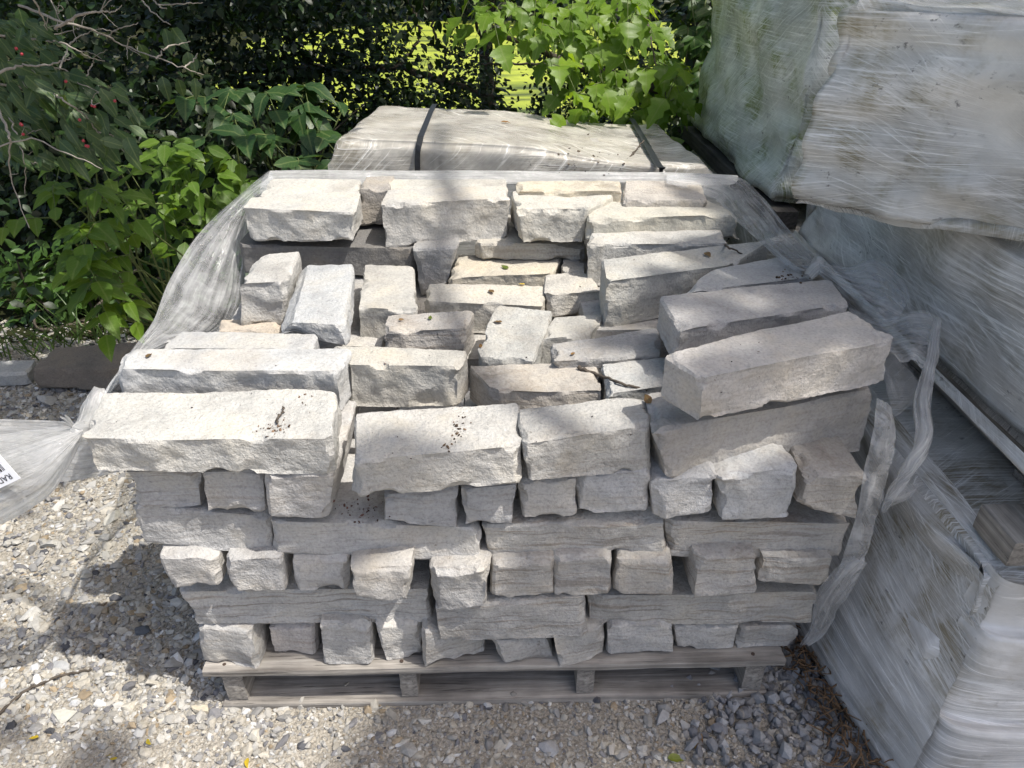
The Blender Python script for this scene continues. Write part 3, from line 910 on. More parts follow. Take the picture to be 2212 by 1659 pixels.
# ---- top rows
TOPS = [
 # name, top quad FL FR BR BL, z, h, front bottom, label, tint, band
 (((175, 950), (716, 948), (727, 841), (226, 852)), .718, .08, ((208, 1017), (722, 1024)), "big pale slab at the front corner with a scrap of dead plant on top", (0.46, 0.445, 0.405), .1),
 (((253, 799), (727, 802), (757, 753), (274, 757)), .742, .09, None, "long slab with a rough dark front, lying behind the big corner slab", (0.43, 0.43, 0.42), .1),
 (((351, 753), (664, 753), (682, 722), (396, 717)), .742, .09, None, "dull grey slab edge showing behind the two long corner slabs", (0.36, 0.36, 0.355), .1),
 (((770, 993), (1123, 962), (1116, 871), (772, 896)), .705, .085, ((766, 1074), (1122, 1043)), "front centre block with a streak of dark debris across its top", (0.45, 0.43, 0.39), .15),
 (((1127, 958), (1399, 917), (1392, 854), (1123, 885)), .71, .085, ((1143, 1038), (1402, 1017)), "front block with an olive stain on its top edge, beside the debris streaked block", (0.44, 0.425, 0.39), .2),
 (((1413, 930), (1895, 838), (1800, 760), (1400, 855)), .715, .085, ((1446, 1031), (1857, 974)), "long buff block under the front shaded top block", (0.43, 0.405, 0.37), .1),
 (((1517, 816), (1934, 733), (1833, 670), (1440, 764)), .84, .085, ((1510, 910), (1909, 826)), "big shaded top block at the front with blue grey top and tan stains", (0.43, 0.41, 0.385), .1),
 (((1472, 712), (1831, 656), (1790, 603), (1428, 642)), .815, .075, ((1446, 775), None), "shaded slab lying just behind the big front top block", (0.41, 0.39, 0.365), .15),
 (((1467, 634), (1752, 600), (1690, 552), (1545, 583)), .80, .06, None, "thin wedge of grey stone with dark crumbs, beside the knotted film", (0.40, 0.40, 0.395), .1),
 (((1311, 607), (1580, 572), (1661, 520), (1305, 560)), .80, .115, ((1306, 711), (1560, 660)), "block with a scooped shadow on its front and a twig on top", (0.47, 0.455, 0.41), .1),
 (((1269, 528), (1567, 525), (1554, 498), (1279, 503)), .80, .10, ((1271, 617), (1567, 600)), "uneven topped block between two cream slabs near the rear film", (0.45, 0.44, 0.41), .1),
 (((1274, 476), (1588, 463), (1527, 430), (1270, 436)), .835, .085, ((1268, 520), (1600, 520)), "cream topped slab, highest in its row near the rear film", (0.48, 0.465, 0.41), .1),
 (((522, 450), (763, 458), (776, 411), (543, 428)), .858, .085, ((541, 520), (760, 520)), "rear row block at the film draped corner with a ragged top edge", (0.46, 0.45, 0.42), .1),
 (((821, 442), (1098, 427), (1093, 401), (838, 410)), .862, .10, ((833, 536), (1095, 514)), "large rear row block crossed by a soft shadow stripe", (0.46, 0.44, 0.40), .1),
 (((1117, 455), (1268, 450), (1341, 413), (1107, 413)), .852, .085, ((1131, 524), (1258, 524)), "rear row block with a pointed shadow on its front face", (0.47, 0.455, 0.41), .1),
 (((973, 600), (1189, 590), (1218, 545), (990, 553)), .70, .08, None, "yellowish block in the hollow with a green leaf on top", (0.48, 0.44, 0.36), .1),
 (((918, 650), (1171, 661), (1175, 618), (930, 613)), .70, .08, None, "long block in the hollow with brown and yellow leaf bits on top", (0.45, 0.43, 0.385), .15),
 (((1176, 636), (1300, 628), (1265, 588), (1182, 595)), .71, .08, ((1189, 687), (1300, 674)), "rough fronted small block in the hollow beside the scooped block", (0.44, 0.42, 0.38), .15),
 (((518, 613), (615, 607), (644, 544), (563, 550)), .77, .10, ((523, 703), (613, 701)), "upright block with a jagged shoulder near the film drape", (0.45, 0.44, 0.415), .1),
 (((610, 696), (742, 701), (760, 572), (652, 572)), .752, .09, ((606, 722), (755, 745)), "long block with a dished top, end on in the hollow", (0.45, 0.445, 0.425), .1),
 (((776, 664), (897, 669), (890, 575), (791, 572)), .732, .09, ((778, 736), (897, 745)), "square topped tan block in the hollow, beside the dished block", (0.44, 0.42, 0.375), .1),
 (((828, 716), (1001, 709), (1020, 670), (838, 682)), .72, .085, None, "brown weathered block in the hollow with a sunlit angled end", (0.37, 0.345, 0.31), .45),
 (((1022, 772), (1150, 781), (1190, 672), (1076, 661)), (.685, .685, .715, .715), .08, None, "tilted square slab in the middle of the hollow with two dead leaves", (0.45, 0.435, 0.39), .1),
 (((1170, 733), (1282, 722), (1303, 677), (1199, 687)), .70, .08, None, "small grey block in the hollow partly under the scooped block", (0.41, 0.40, 0.37), .1),
 (((1196, 779), (1428, 764), (1418, 708), (1196, 743)), .712, .08, None, "dark greyish slab in the hollow with a ragged pale crack", (0.33, 0.325, 0.315), .3),
 (((1311, 850), (1447, 833), (1439, 771), (1301, 788)), .70, .08, None, "speckled block in the hollow under the thin stick", (0.41, 0.41, 0.395), .1),
 (((1067, 845), (1300, 845), (1284, 781), (1016, 792)), .69, .08, None, "brownish layered block in the hollow with a slanted sunlit end", (0.38, 0.355, 0.32), .5),
 (((758, 788), (994, 792), (1005, 760), (716, 747)), .73, .095, ((762, 878), (991, 878)), "chunky block with a chipped front, behind the front centre block", (0.45, 0.435, 0.395), .1),
]
for q, z, h, fb, lab, t, bnd in TOPS:
    stone(top8(*q, z, h, fb), lab, t, bnd, chips=6, rough=1.1)

# blocks seen through gaps behind and below the top ones
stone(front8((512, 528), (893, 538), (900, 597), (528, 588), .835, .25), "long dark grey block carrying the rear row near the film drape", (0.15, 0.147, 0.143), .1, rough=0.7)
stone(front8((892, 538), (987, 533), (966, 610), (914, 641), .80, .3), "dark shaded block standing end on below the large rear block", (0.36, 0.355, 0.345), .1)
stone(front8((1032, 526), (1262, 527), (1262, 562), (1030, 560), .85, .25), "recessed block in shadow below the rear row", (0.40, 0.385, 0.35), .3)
stone(front8((778, 409), (838, 408), (834, 489), (772, 487), .97, .13), "brown block face showing in the gap of the rear row", (0.36, 0.33, 0.29), .1)
stone(top8((1118, 413), (1340, 413), (1338, 392), (1118, 391), .865, .08), "pale layered slab edge lying under the rear film band", (0.50, 0.46, 0.38), .6)
stone(top8((1350, 431), (1525, 431), (1510, 393), (1352, 392), .855, .08), "pinkish tan block under the film at the rear corner", (0.46, 0.42, 0.365), .2)
stone(top8((560, 425), (770, 412), (775, 388), (590, 388), .858, .08), "pale block covered by clear film at the rear corner", (0.47, 0.455, 0.42), .1)
stone(top8((790, 408), (1090, 402), (1090, 388), (790, 388), .862, .07), "flat slab edge under the film behind the large rear block", (0.47, 0.45, 0.40), .2)
stone(top8((470, 716), (606, 718), (612, 690), (480, 690), .665, .10), "tan slab under the upright block near the film drape", (0.45, 0.40, 0.34), .2)
stone(top8((1215, 592), (1262, 590), (1258, 542), (1218, 544), .70, .08), "shadowed block end beside the yellowish block in the hollow", (0.42, 0.40, 0.36), .1)

# hidden courses that carry the hollow and the rear rows
for k, (x0, x1, y0, y1, z0, z1) in enumerate([
        (-.60, -.22, .45, 1.10, .55, .655), (-.20, .22, .46, 1.10, .53, .615), (.25, .66, .46, 1.10, .55, .685),
        (-.60, -.20, .46, 1.10, .34, .54), (-.18, .22, .46, 1.10, .34, .52), (.24, .64, .46, 1.10, .34, .54),
        (-.57, -.2, .46, 1.1, .132, .33), (-.18, .2, .46, 1.1, .132, .33), (.22, .62, .46, 1.1, .132, .33)]):
    o = stone(box8(x0, x1, y0, y1, z0, z1), "grey block deep in the stack below the hollow and rear rows", (0.40, 0.39, 0.37), .3, res=0.03)

# ------------------------------------------------------------------ pallet
def plank(name, c8, m, parent, seed, amp=0.0016):
    c8 = np.asarray(c8, float)
    d = [np.linalg.norm(c8[1] - c8[0], axis=-1).mean(), np.linalg.norm(c8[:, 1] - c8[:, 0], axis=-1).mean(), np.linalg.norm(c8[:, :, 1] - c8[:, :, 0], axis=-1).mean()]
    n = [int(np.clip(round(v / (0.02 if v > 0.3 else 0.012)), 3, 60)) for v in d]
    U, F = lattice(*n)
    P = trilin(c8, U)
    S = (U == 1).astype(float) - (U == 0).astype(float)
    P = P + S * (amp * fbm(P * np.array([14, 60, 60]) + seed * 7.7, seed, 3))[:, None]
    P = P + S * -0.0012 * (np.abs(S).sum(1, keepdims=True) > 1)
    P[:, 2] += 0.003 * fbm(P * 3 + seed * 3.1, seed + 3, 2)
    return put(name, P, F, m, parent, sharp=R(40))

pal = empty("wooden_pallet", (0.03, 0.0, 0.0))
tag(pal, "weathered grey wooden pallet carrying the open stack of limestone blocks", "pallet")
XL, XR = -.583, .648
yb = [(0.0, .095), (.16, .25), (.33, .42), (.50, .59), (.67, .76), (.84, .93), (1.0, 1.10)]
for i, (a, b) in enumerate(yb):
    plank("deck_board", box8(XL, XR, a, b, .110, .1295), MAT["wood"], pal, 40 + i)
for i, (a, b) in enumerate([(482, 533), (858, 903), (1241, 1287), (1606, 1657)]):
    x0, x1 = onz(a, 1528, 0.02)[0], onz(b, 1528, 0.02)[0]
    plank("stringer", box8(x0 + .006, x1, .012, 1.09, .0185, .1085), MAT["wood_y"], pal, 60 + i)
for i, (a, b) in enumerate([(.004, .125), (.47, .59), (.98, 1.10)]):
    plank("bottom_board", box8(XL + .02, XR - .02, a, b, -.004, .017), MAT["wood"], pal, 80 + i)

nail_m = plain_mat("rusty_nail", (0.06, 0.04, 0.03), 0.6, 0.5, 0.5, 300)
for a, b in [(482, 533), (858, 903), (1241, 1287), (1606, 1657)]:
    xm = (onz(a, 1528, 0.02)[0] + onz(b, 1528, 0.02)[0]) / 2
    for dx, dy in ((-.008, .018), (.009, .045)):
        V, F = tube([(xm + dx, dy, .1285), (xm + dx, dy, .1312)], [.0042, .0040], 8)
        V = np.vstack([V, [[xm + dx, dy, .1314]]])
        cap = np.array([[8 + i, 8 + (i + 1) % 8, 16] for i in range(8)])
        put("nail", V, [F, cap], nail_m, pal, smooth=False)

# ------------------------------------------------------------------ wrapped packs
def pack_body(c8, seed, res=0.022, lump=0.018, course=0.085, blk=0.30, roundness=0.02, ledge=0.4):
    """a block of stacked stone pulled tight in film: courses push out, the film bridges between them"""
    c8 = np.asarray(c8, float)
    d = [np.linalg.norm(c8[1] - c8[0], axis=-1).mean(), np.linalg.norm(c8[:, 1] - c8[:, 0], axis=-1).mean(), np.linalg.norm(c8[:, :, 1] - c8[:, :, 0], axis=-1).mean()]
    n = [int(np.clip(round(v / res), 6, 90)) for v in d]
    U, F = lattice(*n)
    P = trilin(c8, U)
    S = (U == 1).astype(float) - (U == 0).astype(float)
    ax = (c8[1] - c8[0]).mean((0, 1)); ay = (c8[:, 1] - c8[:, 0]).mean((0, 1)); az = np.array([0, 0, 1.0])
    ax /= np.linalg.norm(ax); ay /= np.linalg.norm(ay)
    Nn = S[:, :1] * ax + S[:, 1:2] * ay + S[:, 2:] * az
    Nn /= np.linalg.norm(Nn, axis=1, keepdims=True)
    lx, ly, lz = U[:, 0] * d[0], U[:, 1] * d[1], U[:, 2] * d[2]
    along = np.where(np.abs(S[:, 0]) > 0, ly, lx + 3.1)
    q = np.stack([along / blk, lz / course, np.zeros(len(P)) + seed * 1.37], -1)
    # round the corners and pull the film in between the courses
    edge = (np.abs(S).sum(1) > 1)
    P = P - Nn * (roundness * edge)[:, None]
    a = vnoise(q, seed)
    b = vnoise(q * 2.3 + 5, seed + 1)
    side = (np.abs(S[:, 2]) < 0.5) | edge
    P = P + Nn * (lump * (a + 0.45 * b) * np.where(side, 1, 0.5))[:, None]
    P = P + Nn * (0.006 * fbm(P * 16, seed + 2, 4) - 0.35 * lump * np.abs(vnoise(q * np.array([1.7, 1.0, 1]) + 3, seed + 6)) * side)[:, None]
    u = np.where(np.abs(S[:, 0]) > 0, ly, lx)
    v = np.where(np.abs(S[:, 2]) > 0.5, ly if False else lz + U[:, 1] * d[1], lz)
    u = np.where((np.abs(S[:, 2]) > 0.5), lx, u)
    return P, F, np.stack([u, v], -1)

def quad8(A, B, Cc, D, z0, z1, grow=0.0):
    """prism over the plan quad A (near left), B (near right), C (far right), D (far left)"""
    c = np.zeros((2, 2, 2, 3))
    for (i, j), p in zip(((0, 0), (1, 0), (1, 1), (0, 1)), (A, B, Cc, D)):
        c[i, j, 0] = (p[0], p[1], z0)
        c[i, j, 1] = (p[0], p[1], z1)
    return c

def board8(x0, x1, y0, y1, z0, z1): return box8(x0, x1, y0, y1, z0, z1)

def under_pallet(parent, x0, x1, y0, y1, z0, m, seed):
    """pallet under a pack: boards along x, stringers along y"""
    for i, y in enumerate(np.linspace(y0, y1 - .09, 5)):
        plank("deck_board", box8(x0, x1, y, y + .09, z0 + .100, z0 + .119), m, parent, seed + i)
    for i, x in enumerate(np.linspace(x0, x1 - .045, 3)):
        plank("stringer", box8(x, x + .045, y0 + .01, y1 - .01, z0 + .020, z0 + .098), MAT["wood_y"], parent, seed + 10 + i)
    for i, y in enumerate(np.linspace(y0, y1 - .12, 3)):
        plank("bottom_board", box8(x0, x1, y, y + .12, z0, z0 + .018), m, parent, seed + 20 + i)

def pack_stones(parent, c8, seed, nlay, inset=0.022, tint=(0.40, 0.385, 0.35), near=True):
    """the stone courses under the film, built along the two faces that show, round a solid core"""
    r = np.random.default_rng(seed)
    c8 = np.asarray(c8, float)
    d = [np.linalg.norm(c8[1] - c8[0], axis=-1).mean(), np.linalg.norm(c8[:, 1] - c8[:, 0], axis=-1).mean(), np.linalg.norm(c8[:, :, 1] - c8[:, :, 0], axis=-1).mean()]
    def cell(u0, u1, v0, v1, w0, w1):
        U = np.array([[[(u, v, w) for w in (w0, w1)] for v in (v0, v1)] for u in (u0, u1)], float)
        return trilin(c8, U.reshape(-1, 3)).reshape(2, 2, 2, 3)
    iu, iv, iw = inset / d[0], inset / d[1], inset / d[2]
    ws = np.linspace(iw, 1 - iw, nlay + 1)
    for k in range(nlay):
        w0, w1 = ws[k] + .006 / d[2], ws[k + 1] - .004 / d[2]
        du = 0.20 / d[0]
        v = iv
        while v < 1 - iv - .02:
            e = min(v + r.uniform(.16, .36) / d[1], 1 - iv)
            jt = r.uniform(0, .022) / d[0]
            P, F = make_stone(cell(iu + jt, iu + du, v + .005 / d[1], e - .005 / d[1], w0, w1), int(r.integers(1, 99999)), res=0.028, bites=3)
            o = put("stone", P, F, MAT["stone"], parent, sharp=R(27)); q = r.uniform(.85, 1.1)
            o.color = (tint[0] * q, tint[1] * q, tint[2] * q, .3)
            v = e
        if near:
            u = iu + du + .004
            while u < 1 - iu - .02:
                e = min(u + r.uniform(.16, .36) / d[0], 1 - iu)
                jt = r.uniform(0, .022) / d[1]
                P, F = make_stone(cell(u + .004 / d[0], e - .004 / d[0], iv + jt, iv + .2 / d[1], w0, w1), int(r.integers(1, 99999)), res=0.028, bites=3)
                o = put("stone", P, F, MAT["stone"], parent, sharp=R(27)); q = r.uniform(.85, 1.1)
                o.color = (tint[0] * q, tint[1] * q, tint[2] * q, .3)
                u = e
    P, F = make_stone(cell(iu + du * .9, 1 - iu, iv + (.19 / d[1] if near else 0), 1 - iv, iw, 1 - iw), seed, res=0.06, bites=0)  # unseen filler block, added to stop light passing through the pack
    o = put("filler_core", P, F, MAT["stone"], parent); o.color = (*tint, .3)

# lowest pack, on the ground beside the open pallet
D0 = empty("wrapped_stone_pack", (1.4, 0.45, 0))
tag(D0, "lowest film wrapped stone pack on the grey gravel, its stepped front corner pointing out", "wrapped pack", "film wrapped stone packs")
pack_stones(D0, quad8((.84, -.15), (2.0, -.18), (2.0, 1.08), (.86, 1.08), .03, .535), 205, 5)
P, F, uv = pack_body(quad8((.84, -.15), (2.0, -.18), (2.0, 1.08), (.86, 1.08), .10, .535), 5, res=.015, lump=0.026, course=0.10)
put("film_wrap", P, F, MAT["wrapD"], D0, uv=uv)
# skirt of film flaring out to the ground along its foot
def sheet(rows, nu, nv, amp=0.01, freq=(6, 20), seed=0, thick=0.0):
    """smooth surface through rows of points; wrinkles run along the rows. -> V, F, uv"""
    C = np.stack([smooth_path(r, nu) for r in rows], 0)              # rows x nu x 3
    G = np.stack([smooth_path(C[:, i], nv) for i in range(nu)], 1)    # nv x nu x 3
    du = np.gradient(G, axis=1); dv = np.gradient(G, axis=0)
    nn = np.cross(du, dv)
    nn /= np.linalg.norm(nn, axis=-1, keepdims=True) + 1e-9
    lu = np.concatenate([[0], np.cumsum(np.linalg.norm(np.diff(G.mean(0), axis=0), axis=1))])
    lv = np.concatenate([[0], np.cumsum(np.linalg.norm(np.diff(G.mean(1), axis=0), axis=1))])
    Uc, Vc = np.meshgrid(lu, lv)
    q = np.stack([Uc.ravel() * freq[0], Vc.ravel() * freq[1], np.full(Uc.size, seed * 3.3)], -1)
    w = fbm(q, seed, 3).reshape(Uc.shape) * amp
    w2 = fbm(q * np.array([1.6, 3.1, 1]) + 9, seed + 5, 2).reshape(Uc.shape) * amp * 0.45
    G = G + nn * (w + w2)[..., None]
    i = np.arange(nu * nv).reshape(nv, nu)
    F = np.stack([i[:-1, :-1], i[:-1, 1:], i[1:, 1:], i[1:, :-1]], -1).reshape(-1, 4)
    return G.reshape(-1, 3), F, np.stack([Uc, Vc], -1).reshape(-1, 2)

V, F, uv = sheet([[(.866, 1.0, .535), (.862, .6, .54), (.862, .25, .54), (.866, -.05, .535), (.872, -.17, .53)],
                  [(.845, 1.0, .40), (.835, .6, .40), (.832, .25, .40), (.838, -.05, .39), (.852, -.185, .38)],
                  [(.80, 1.0, .22), (.79, .6, .21), (.788, .25, .21), (.80, -.05, .20), (.828, -.215, .19)],
                  [(.77, 1.0, .06), (.755, .6, .055), (.75, .25, .06), (.775, -.05, .06), (.812, -.235, .06)],
                  [(.74, 1.0, .018), (.735, .6, .016), (.742, .28, .016), (.780, -.06, .018), (.822, -.30, .018)]], 110, 60, 0.009, (2.5, 30), 3)
put("film_skirt", V, F, MAT["wrapD"], D0, uv=uv)
# film over its stepped front corner
V, F, uv = sheet([[(0.862, -0.130, 0.535), (0.885, -0.185, 0.535), (1.050, -0.200, 0.535), (1.45, -0.210, 0.535), (2.05, -0.215, 0.535)],
                  [(0.855, -0.128, 0.440), (0.880, -0.181, 0.440), (1.050, -0.196, 0.440), (1.45, -0.206, 0.440), (2.05, -0.211, 0.440)],
                  [(0.854, -0.141, 0.425), (0.879, -0.207, 0.425), (1.050, -0.222, 0.425), (1.45, -0.232, 0.425), (2.05, -0.237, 0.425)],
                  [(0.847, -0.143, 0.345), (0.874, -0.211, 0.345), (1.050, -0.226, 0.345), (1.45, -0.236, 0.345), (2.05, -0.241, 0.345)],
                  [(0.846, -0.133, 0.330), (0.873, -0.191, 0.330), (1.050, -0.206, 0.330), (1.45, -0.216, 0.330), (2.05, -0.221, 0.330)],
                  [(0.838, -0.137, 0.225), (0.867, -0.199, 0.225), (1.050, -0.214, 0.225), (1.45, -0.224, 0.225), (2.05, -0.229, 0.225)],
                  [(0.836, -0.152, 0.210), (0.866, -0.230, 0.210), (1.050, -0.245, 0.210), (1.45, -0.255, 0.210), (2.05, -0.260, 0.210)],
                  [(0.828, -0.155, 0.100), (0.859, -0.235, 0.100), (1.050, -0.250, 0.100), (1.45, -0.260, 0.100), (2.05, -0.265, 0.100)],
                  [(0.821, -0.163, 0.020), (0.854, -0.250, 0.020), (1.050, -0.265, 0.020), (1.45, -0.275, 0.020), (2.05, -0.280, 0.020)]], 80, 90, 0.006, (4, 40), 7)
put("film_front", V, F, MAT["wrapC"], D0, uv=uv)
# ridge of dirty film along its top edge
V, F, uv = sheet([[(.865, 1.0, .50), (.86, .5, .505), (.862, .1, .50), (.868, -.12, .485)], [(.868, 1.0, .545), (.865, .5, .552), (.868, .1, .55), (.872, -.13, .535)],
                  [(.905, 1.0, .55), (.905, .5, .556), (.905, .1, .552), (.905, -.13, .54)]], 50, 10, 0.006, (3, 20), 12)
put("film_ridge", V, F, MAT["wrapD"], D0, uv=uv)

# middle pack, on its own pallet on top of the lowest
C0 = empty("wrapped_stone_pack", (1.5, 0.5, .55))
tag(C0, "middle film wrapped stone pack standing on a pallet on top of the lowest pack", "wrapped pack", "film wrapped stone packs")
under_pallet(C0, 1.04, 2.05, -.03, 1.05, .545, MAT["wood"], 120)
e = onz(2118, 1088, .60)
plank("bearer", box8(e[0], e[0] + .55, e[1] - .10, e[1] + .0, .548, .60), MAT["wood_y"], C0, 119)
pack_stones(C0, quad8((.95, -.30), (2.1, -.33), (2.1, 1.13), (.965, 1.13), .668, .985), 209, 3)
P, F, uv = pack_body(quad8((.95, -.30), (2.1, -.33), (2.1, 1.13), (.965, 1.13), .668, .985), 9, res=0.015, lump=0.024, course=0.11, blk=0.3)
put("film_wrap", P, F, MAT["wrapC"], C0, uv=uv)
V, F, uv = sheet([[(.955, 1.12, .69), (.945, .7, .69), (.938, .3, .69), (.935, -.05, .69), (.935, -.32, .69)],
                  [(.948, 1.12, .672), (.938, .7, .672), (.93, .3, .67), (.925, -.05, .67), (.925, -.32, .67)],
                  [(.97, 1.12, .660), (.96, .7, .66), (.955, .3, .66), (.95, -.05, .66), (.95, -.32, .66)]], 40, 10, 0.004, (3, 30), 14)
put("film_hem", V, F, MAT["wrapC"], C0, uv=uv)

# top pack, turned askew on the middle one
B0 = empty("wrapped_stone_pack", (1.4, 0.9, .95))
tag(B0, "uppermost milky film wrapped pack turned askew, with dark specks and long wrap streaks", "wrapped pack", "film wrapped stone packs")
bl = onz(1700, 432, .955); br = on(2212, 510, 0, .925)
dirv = (br - bl); dirv[2] = 0; L = np.linalg.norm(dirv); dirv /= L
nrm = np.array([-dirv[1], dirv[0], 0])
a = bl; b = bl + dirv * .86; c_ = b + nrm * 0.95; d_ = a + nrm * 0.95
c8 = quad8(a, b, c_, d_, .945, 1.36)
c8[1, :, 0, 2] += .07
c8[0, 0, 1] += np.array([.05, .0, -.02])
pack_stones(B0, c8, 221, 4, inset=.03)
P, F, uv = pack_body(c8, 21, res=0.0125, lump=0.036, course=0.10, blk=0.24, roundness=0.025)
put("film_wrap", P, F, MAT["wrapB"], B0, uv=uv)
# torn hole near its near end: dish with the hole's shade in its colour
hc = on(2195, 300, 0, 1.0)
hc = on(2190, 300, 0, .93) - nrm * 0.0
th = np.linspace(0, 2 * math.pi, 28, endpoint=False)
ring = []
for rr, dep in ((1.0, -0.012), (0.72, -0.004), (0.5, 0.02), (0.0, 0.03)):
    for t in th:
        w = 1 + 0.25 * math.sin(3 * t) + 0.12 * math.sin(7 * t + 1)
        ring.append(hc + dirv * (0.085 * rr * w * math.cos(t)) + np.array([0, 0, 1]) * (0.04 * rr * w * math.sin(t)) - nrm * (0.02 + (-dep if dep < 0 else -dep * .6)))
V = np.array(ring)
F = np.array([[k * 28 + i, k * 28 + (i + 1) % 28, (k + 1) * 28 + (i + 1) % 28, (k + 1) * 28 + i] for k in range(3) for i in range(28)])
put("torn_hole", V, F, plain_mat("painted_hollow_shade", (0.09, 0.075, 0.06), 0.8), B0)

# green stained pack further back, on a dark pallet
A0 = empty("wrapped_stone_pack", (1.5, 1.9, .66))
tag(A0, "algae stained film wrapped pack furthest back, on dark timbers beside the climbing vine", "wrapped pack", "film wrapped stone packs")
pack_stones(A0, quad8((.965, 1.26), (2.1, 1.24), (2.1, 2.5), (.985, 2.5), .72, 1.56), 233, 8, inset=.04)
P, F, uv = pack_body(quad8((.955, 1.26), (2.1, 1.24), (2.1, 2.5), (.975, 2.5), .715, 1.56), 33, res=0.025, lump=0.03, course=0.12)
out_ = np.clip((0.98 - P[:, 2]) / 0.3, 0, 1) * (P[:, 0] < 1.1)
P[:, 0] -= 0.05 * out_
put("film_wrap", P, F, MAT["wrapA"], A0, uv=uv)
plank("timber", box8(.925, 1.0, 1.22, 2.52, .655, .715), MAT["wood_dark"], A0, 131)
plank("timber", box8(1.45, 1.53, 1.22, 2.52, .655, .715), MAT["wood_dark"], A0, 132)
plank("timber", box8(1.95, 2.03, 1.22, 2.52, .655, .715), MAT["wood_dark"], A0, 133)
A1 = empty("wrapped_stone_pack", (1.5, 1.9, 0))
tag(A1, "shadowed film wrapped pack at ground level under the dark timbers", "wrapped pack", "film wrapped stone packs")
P, F, uv = pack_body(quad8((.93, 1.2), (2.0, 1.2), (2.0, 2.45), (.95, 2.45), .10, .65), 35, res=0.03, lump=0.02)
put("film_wrap", P, F, MAT["wrapD"], A1, uv=uv)
plank("pallet_deck", box8(.92, 2.0, 1.2, 2.45, .0, .095), MAT["wood_dark"], A1, 141)

# pack behind the open stack: stones under a clear shell, two black straps
Q0 = empty("strapped_stone_pack", (0.1, 1.95, 0))
tag(Q0, "film wrapped stone pack with two black straps, behind the open stack", "wrapped pack", "film wrapped stone packs")
def zq(x, y): return 0.834 - 0.045 * np.clip((x - 0.15) / 0.3, 0, 1) - 0.03 * np.clip((y - 1.6) / 0.7, 0, 1)
def sh(V):
    V = np.array(V, float); V[:, 1] -= 0.21 * np.clip(V[:, 0] + .35, 0, 2); return V
rq = np.random.default_rng(77)
xs = np.linspace(-.50, .73, 5)
for j, (y0, y1) in enumerate([(1.60, 1.82), (1.825, 2.02), (2.025, 2.18), (2.185, 2.36)]):
    xx = xs + np.concatenate([[0.0], rq.uniform(-.08, .08, 3), [0.0]]) + (0.05 * j if j < 3 else 0.05) * np.linspace(1, -0.4, 5) * 0.6
    for x0, x1 in zip(xx[:-1], xx[1:]):
        zt = zq((x0 + x1) / 2, (y0 + y1) / 2) + rq.uniform(-.008, .008)
        P, F = make_stone(box8(x0 + .003, x1 - .003, y0 + .003, y1 - .003, zt - .09, zt), int(rq.integers(1, 9999)), res=0.014)
        o = put("stone", sh(P), F, MAT["stone"], Q0, sharp=R(27))
        o.color = (0.42, 0.405, 0.37, 0.3)
P, F, uv = pack_body(quad8((-.50, 1.605), (.73, 1.60), (.70, 2.35), (-.42, 2.36), .12, .755), 51, res=0.03, lump=0.012)
put("film_wrap", sh(P), F, MAT["wrapC"], Q0, uv=uv)
prof = [(1.572, .30), (1.572, .60), (1.576, .80), (1.592, None), (1.62, None), (1.8, None), (2.0, None), (2.2, None), (2.34, None), (2.375, .78), (2.38, .6)]
rows = []
for y, z in prof:
    row = []
    for x in (-.535, -.52, -.49, -.36, -.2, .0, .2, .35, .5, .66, .735, .762, .775):
        zz = (zq(x, y) + .030 - (.014 if y < 1.6 else 0)) if z is None else z
        edge = max(0.0, -.50 - x) * 3 + max(0.0, x - .735) * 3
        row.append((x + .05 * (y - 1.6) * (1 if x < 0 else -.3), y, zz - edge * (1.6 if z is None else 0.2)))
    rows.append(row)
V, F, uv = sheet(rows, 130, 110, 0.006, (9, 9), 4)
uv = np.stack([V[:, 0], V[:, 1] - V[:, 2]], -1)
put("clear_film", sh(V), F, MAT["wrapQ"], Q0, uv=uv)
plank("pallet_deck", box8(-.5, .73, 1.6, 2.36, 0.0, .115), MAT["wood"], Q0, 150)
def strap(pts, w, name, parent):
    p = smooth_path(pts, 24)
    t = np.gradient(p, axis=0); t /= np.linalg.norm(t, axis=1, keepdims=True)
    s = np.cross(t, np.array([0, 0, 1.0])); s /= np.linalg.norm(s, axis=1, keepdims=True) + 1e-9
    up = np.cross(s, t)
    V = np.concatenate([p + s * w / 2, p - s * w / 2, p + s * w / 2 + up * .0016, p - s * w / 2 + up * .0016])
    n = len(p)
    k = np.arange(n - 1)
    F = np.concatenate([np.stack([k, k + 1, k + n + 1, k + n], -1), np.stack([k + 2 * n, k + 3 * n, k + 3 * n + 1, k + 2 * n + 1], -1),
                        np.stack([k, k + 2 * n, k + 2 * n + 1, k + 1], -1), np.stack([k + n, k + n + 1, k + 3 * n + 1, k + 3 * n], -1)])
    return put(name, V, F, MAT["strap"], parent, smooth=False)
zf = 0.038
pa, pb, pc, pd = onz(940, 231, .83), onz(915, 285, .86), onz(903, 308, .872), None
strap([(pa[0], pa[1] + .05, .77), (pa[0], pa[1], zq(pa[0], pa[1]) + zf), (pb[0], pb[1], zq(pb[0], pb[1]) + zf), (pc[0], 1.60 - .21 * (pc[0] + .35) , .864), (pc[0] - .01, 1.566 - .21 * (pc[0] + .35), .80), (pc[0] - .012, 1.562 - .21 * (pc[0] + .35), .62)], .021, "strap", Q0)
pa, pb = onz(1362, 264, .79), onz(1420, 360, .82)
strap([(pa[0] - .01, pa[1] + .10, .70), (pa[0], pa[1] + .02, .79), (pa[0] + .005, pa[1] - .05, zq(pa[0], pa[1]) + zf), (pb[0], pb[1], zq(pb[0], pb[1]) + zf + .003), (pb[0] + .01, pb[1] - .03, zq(pb[0], 1.6) + .03), (pb[0] + .012, pb[1] - .06, .72)], .021, "strap", Q0)

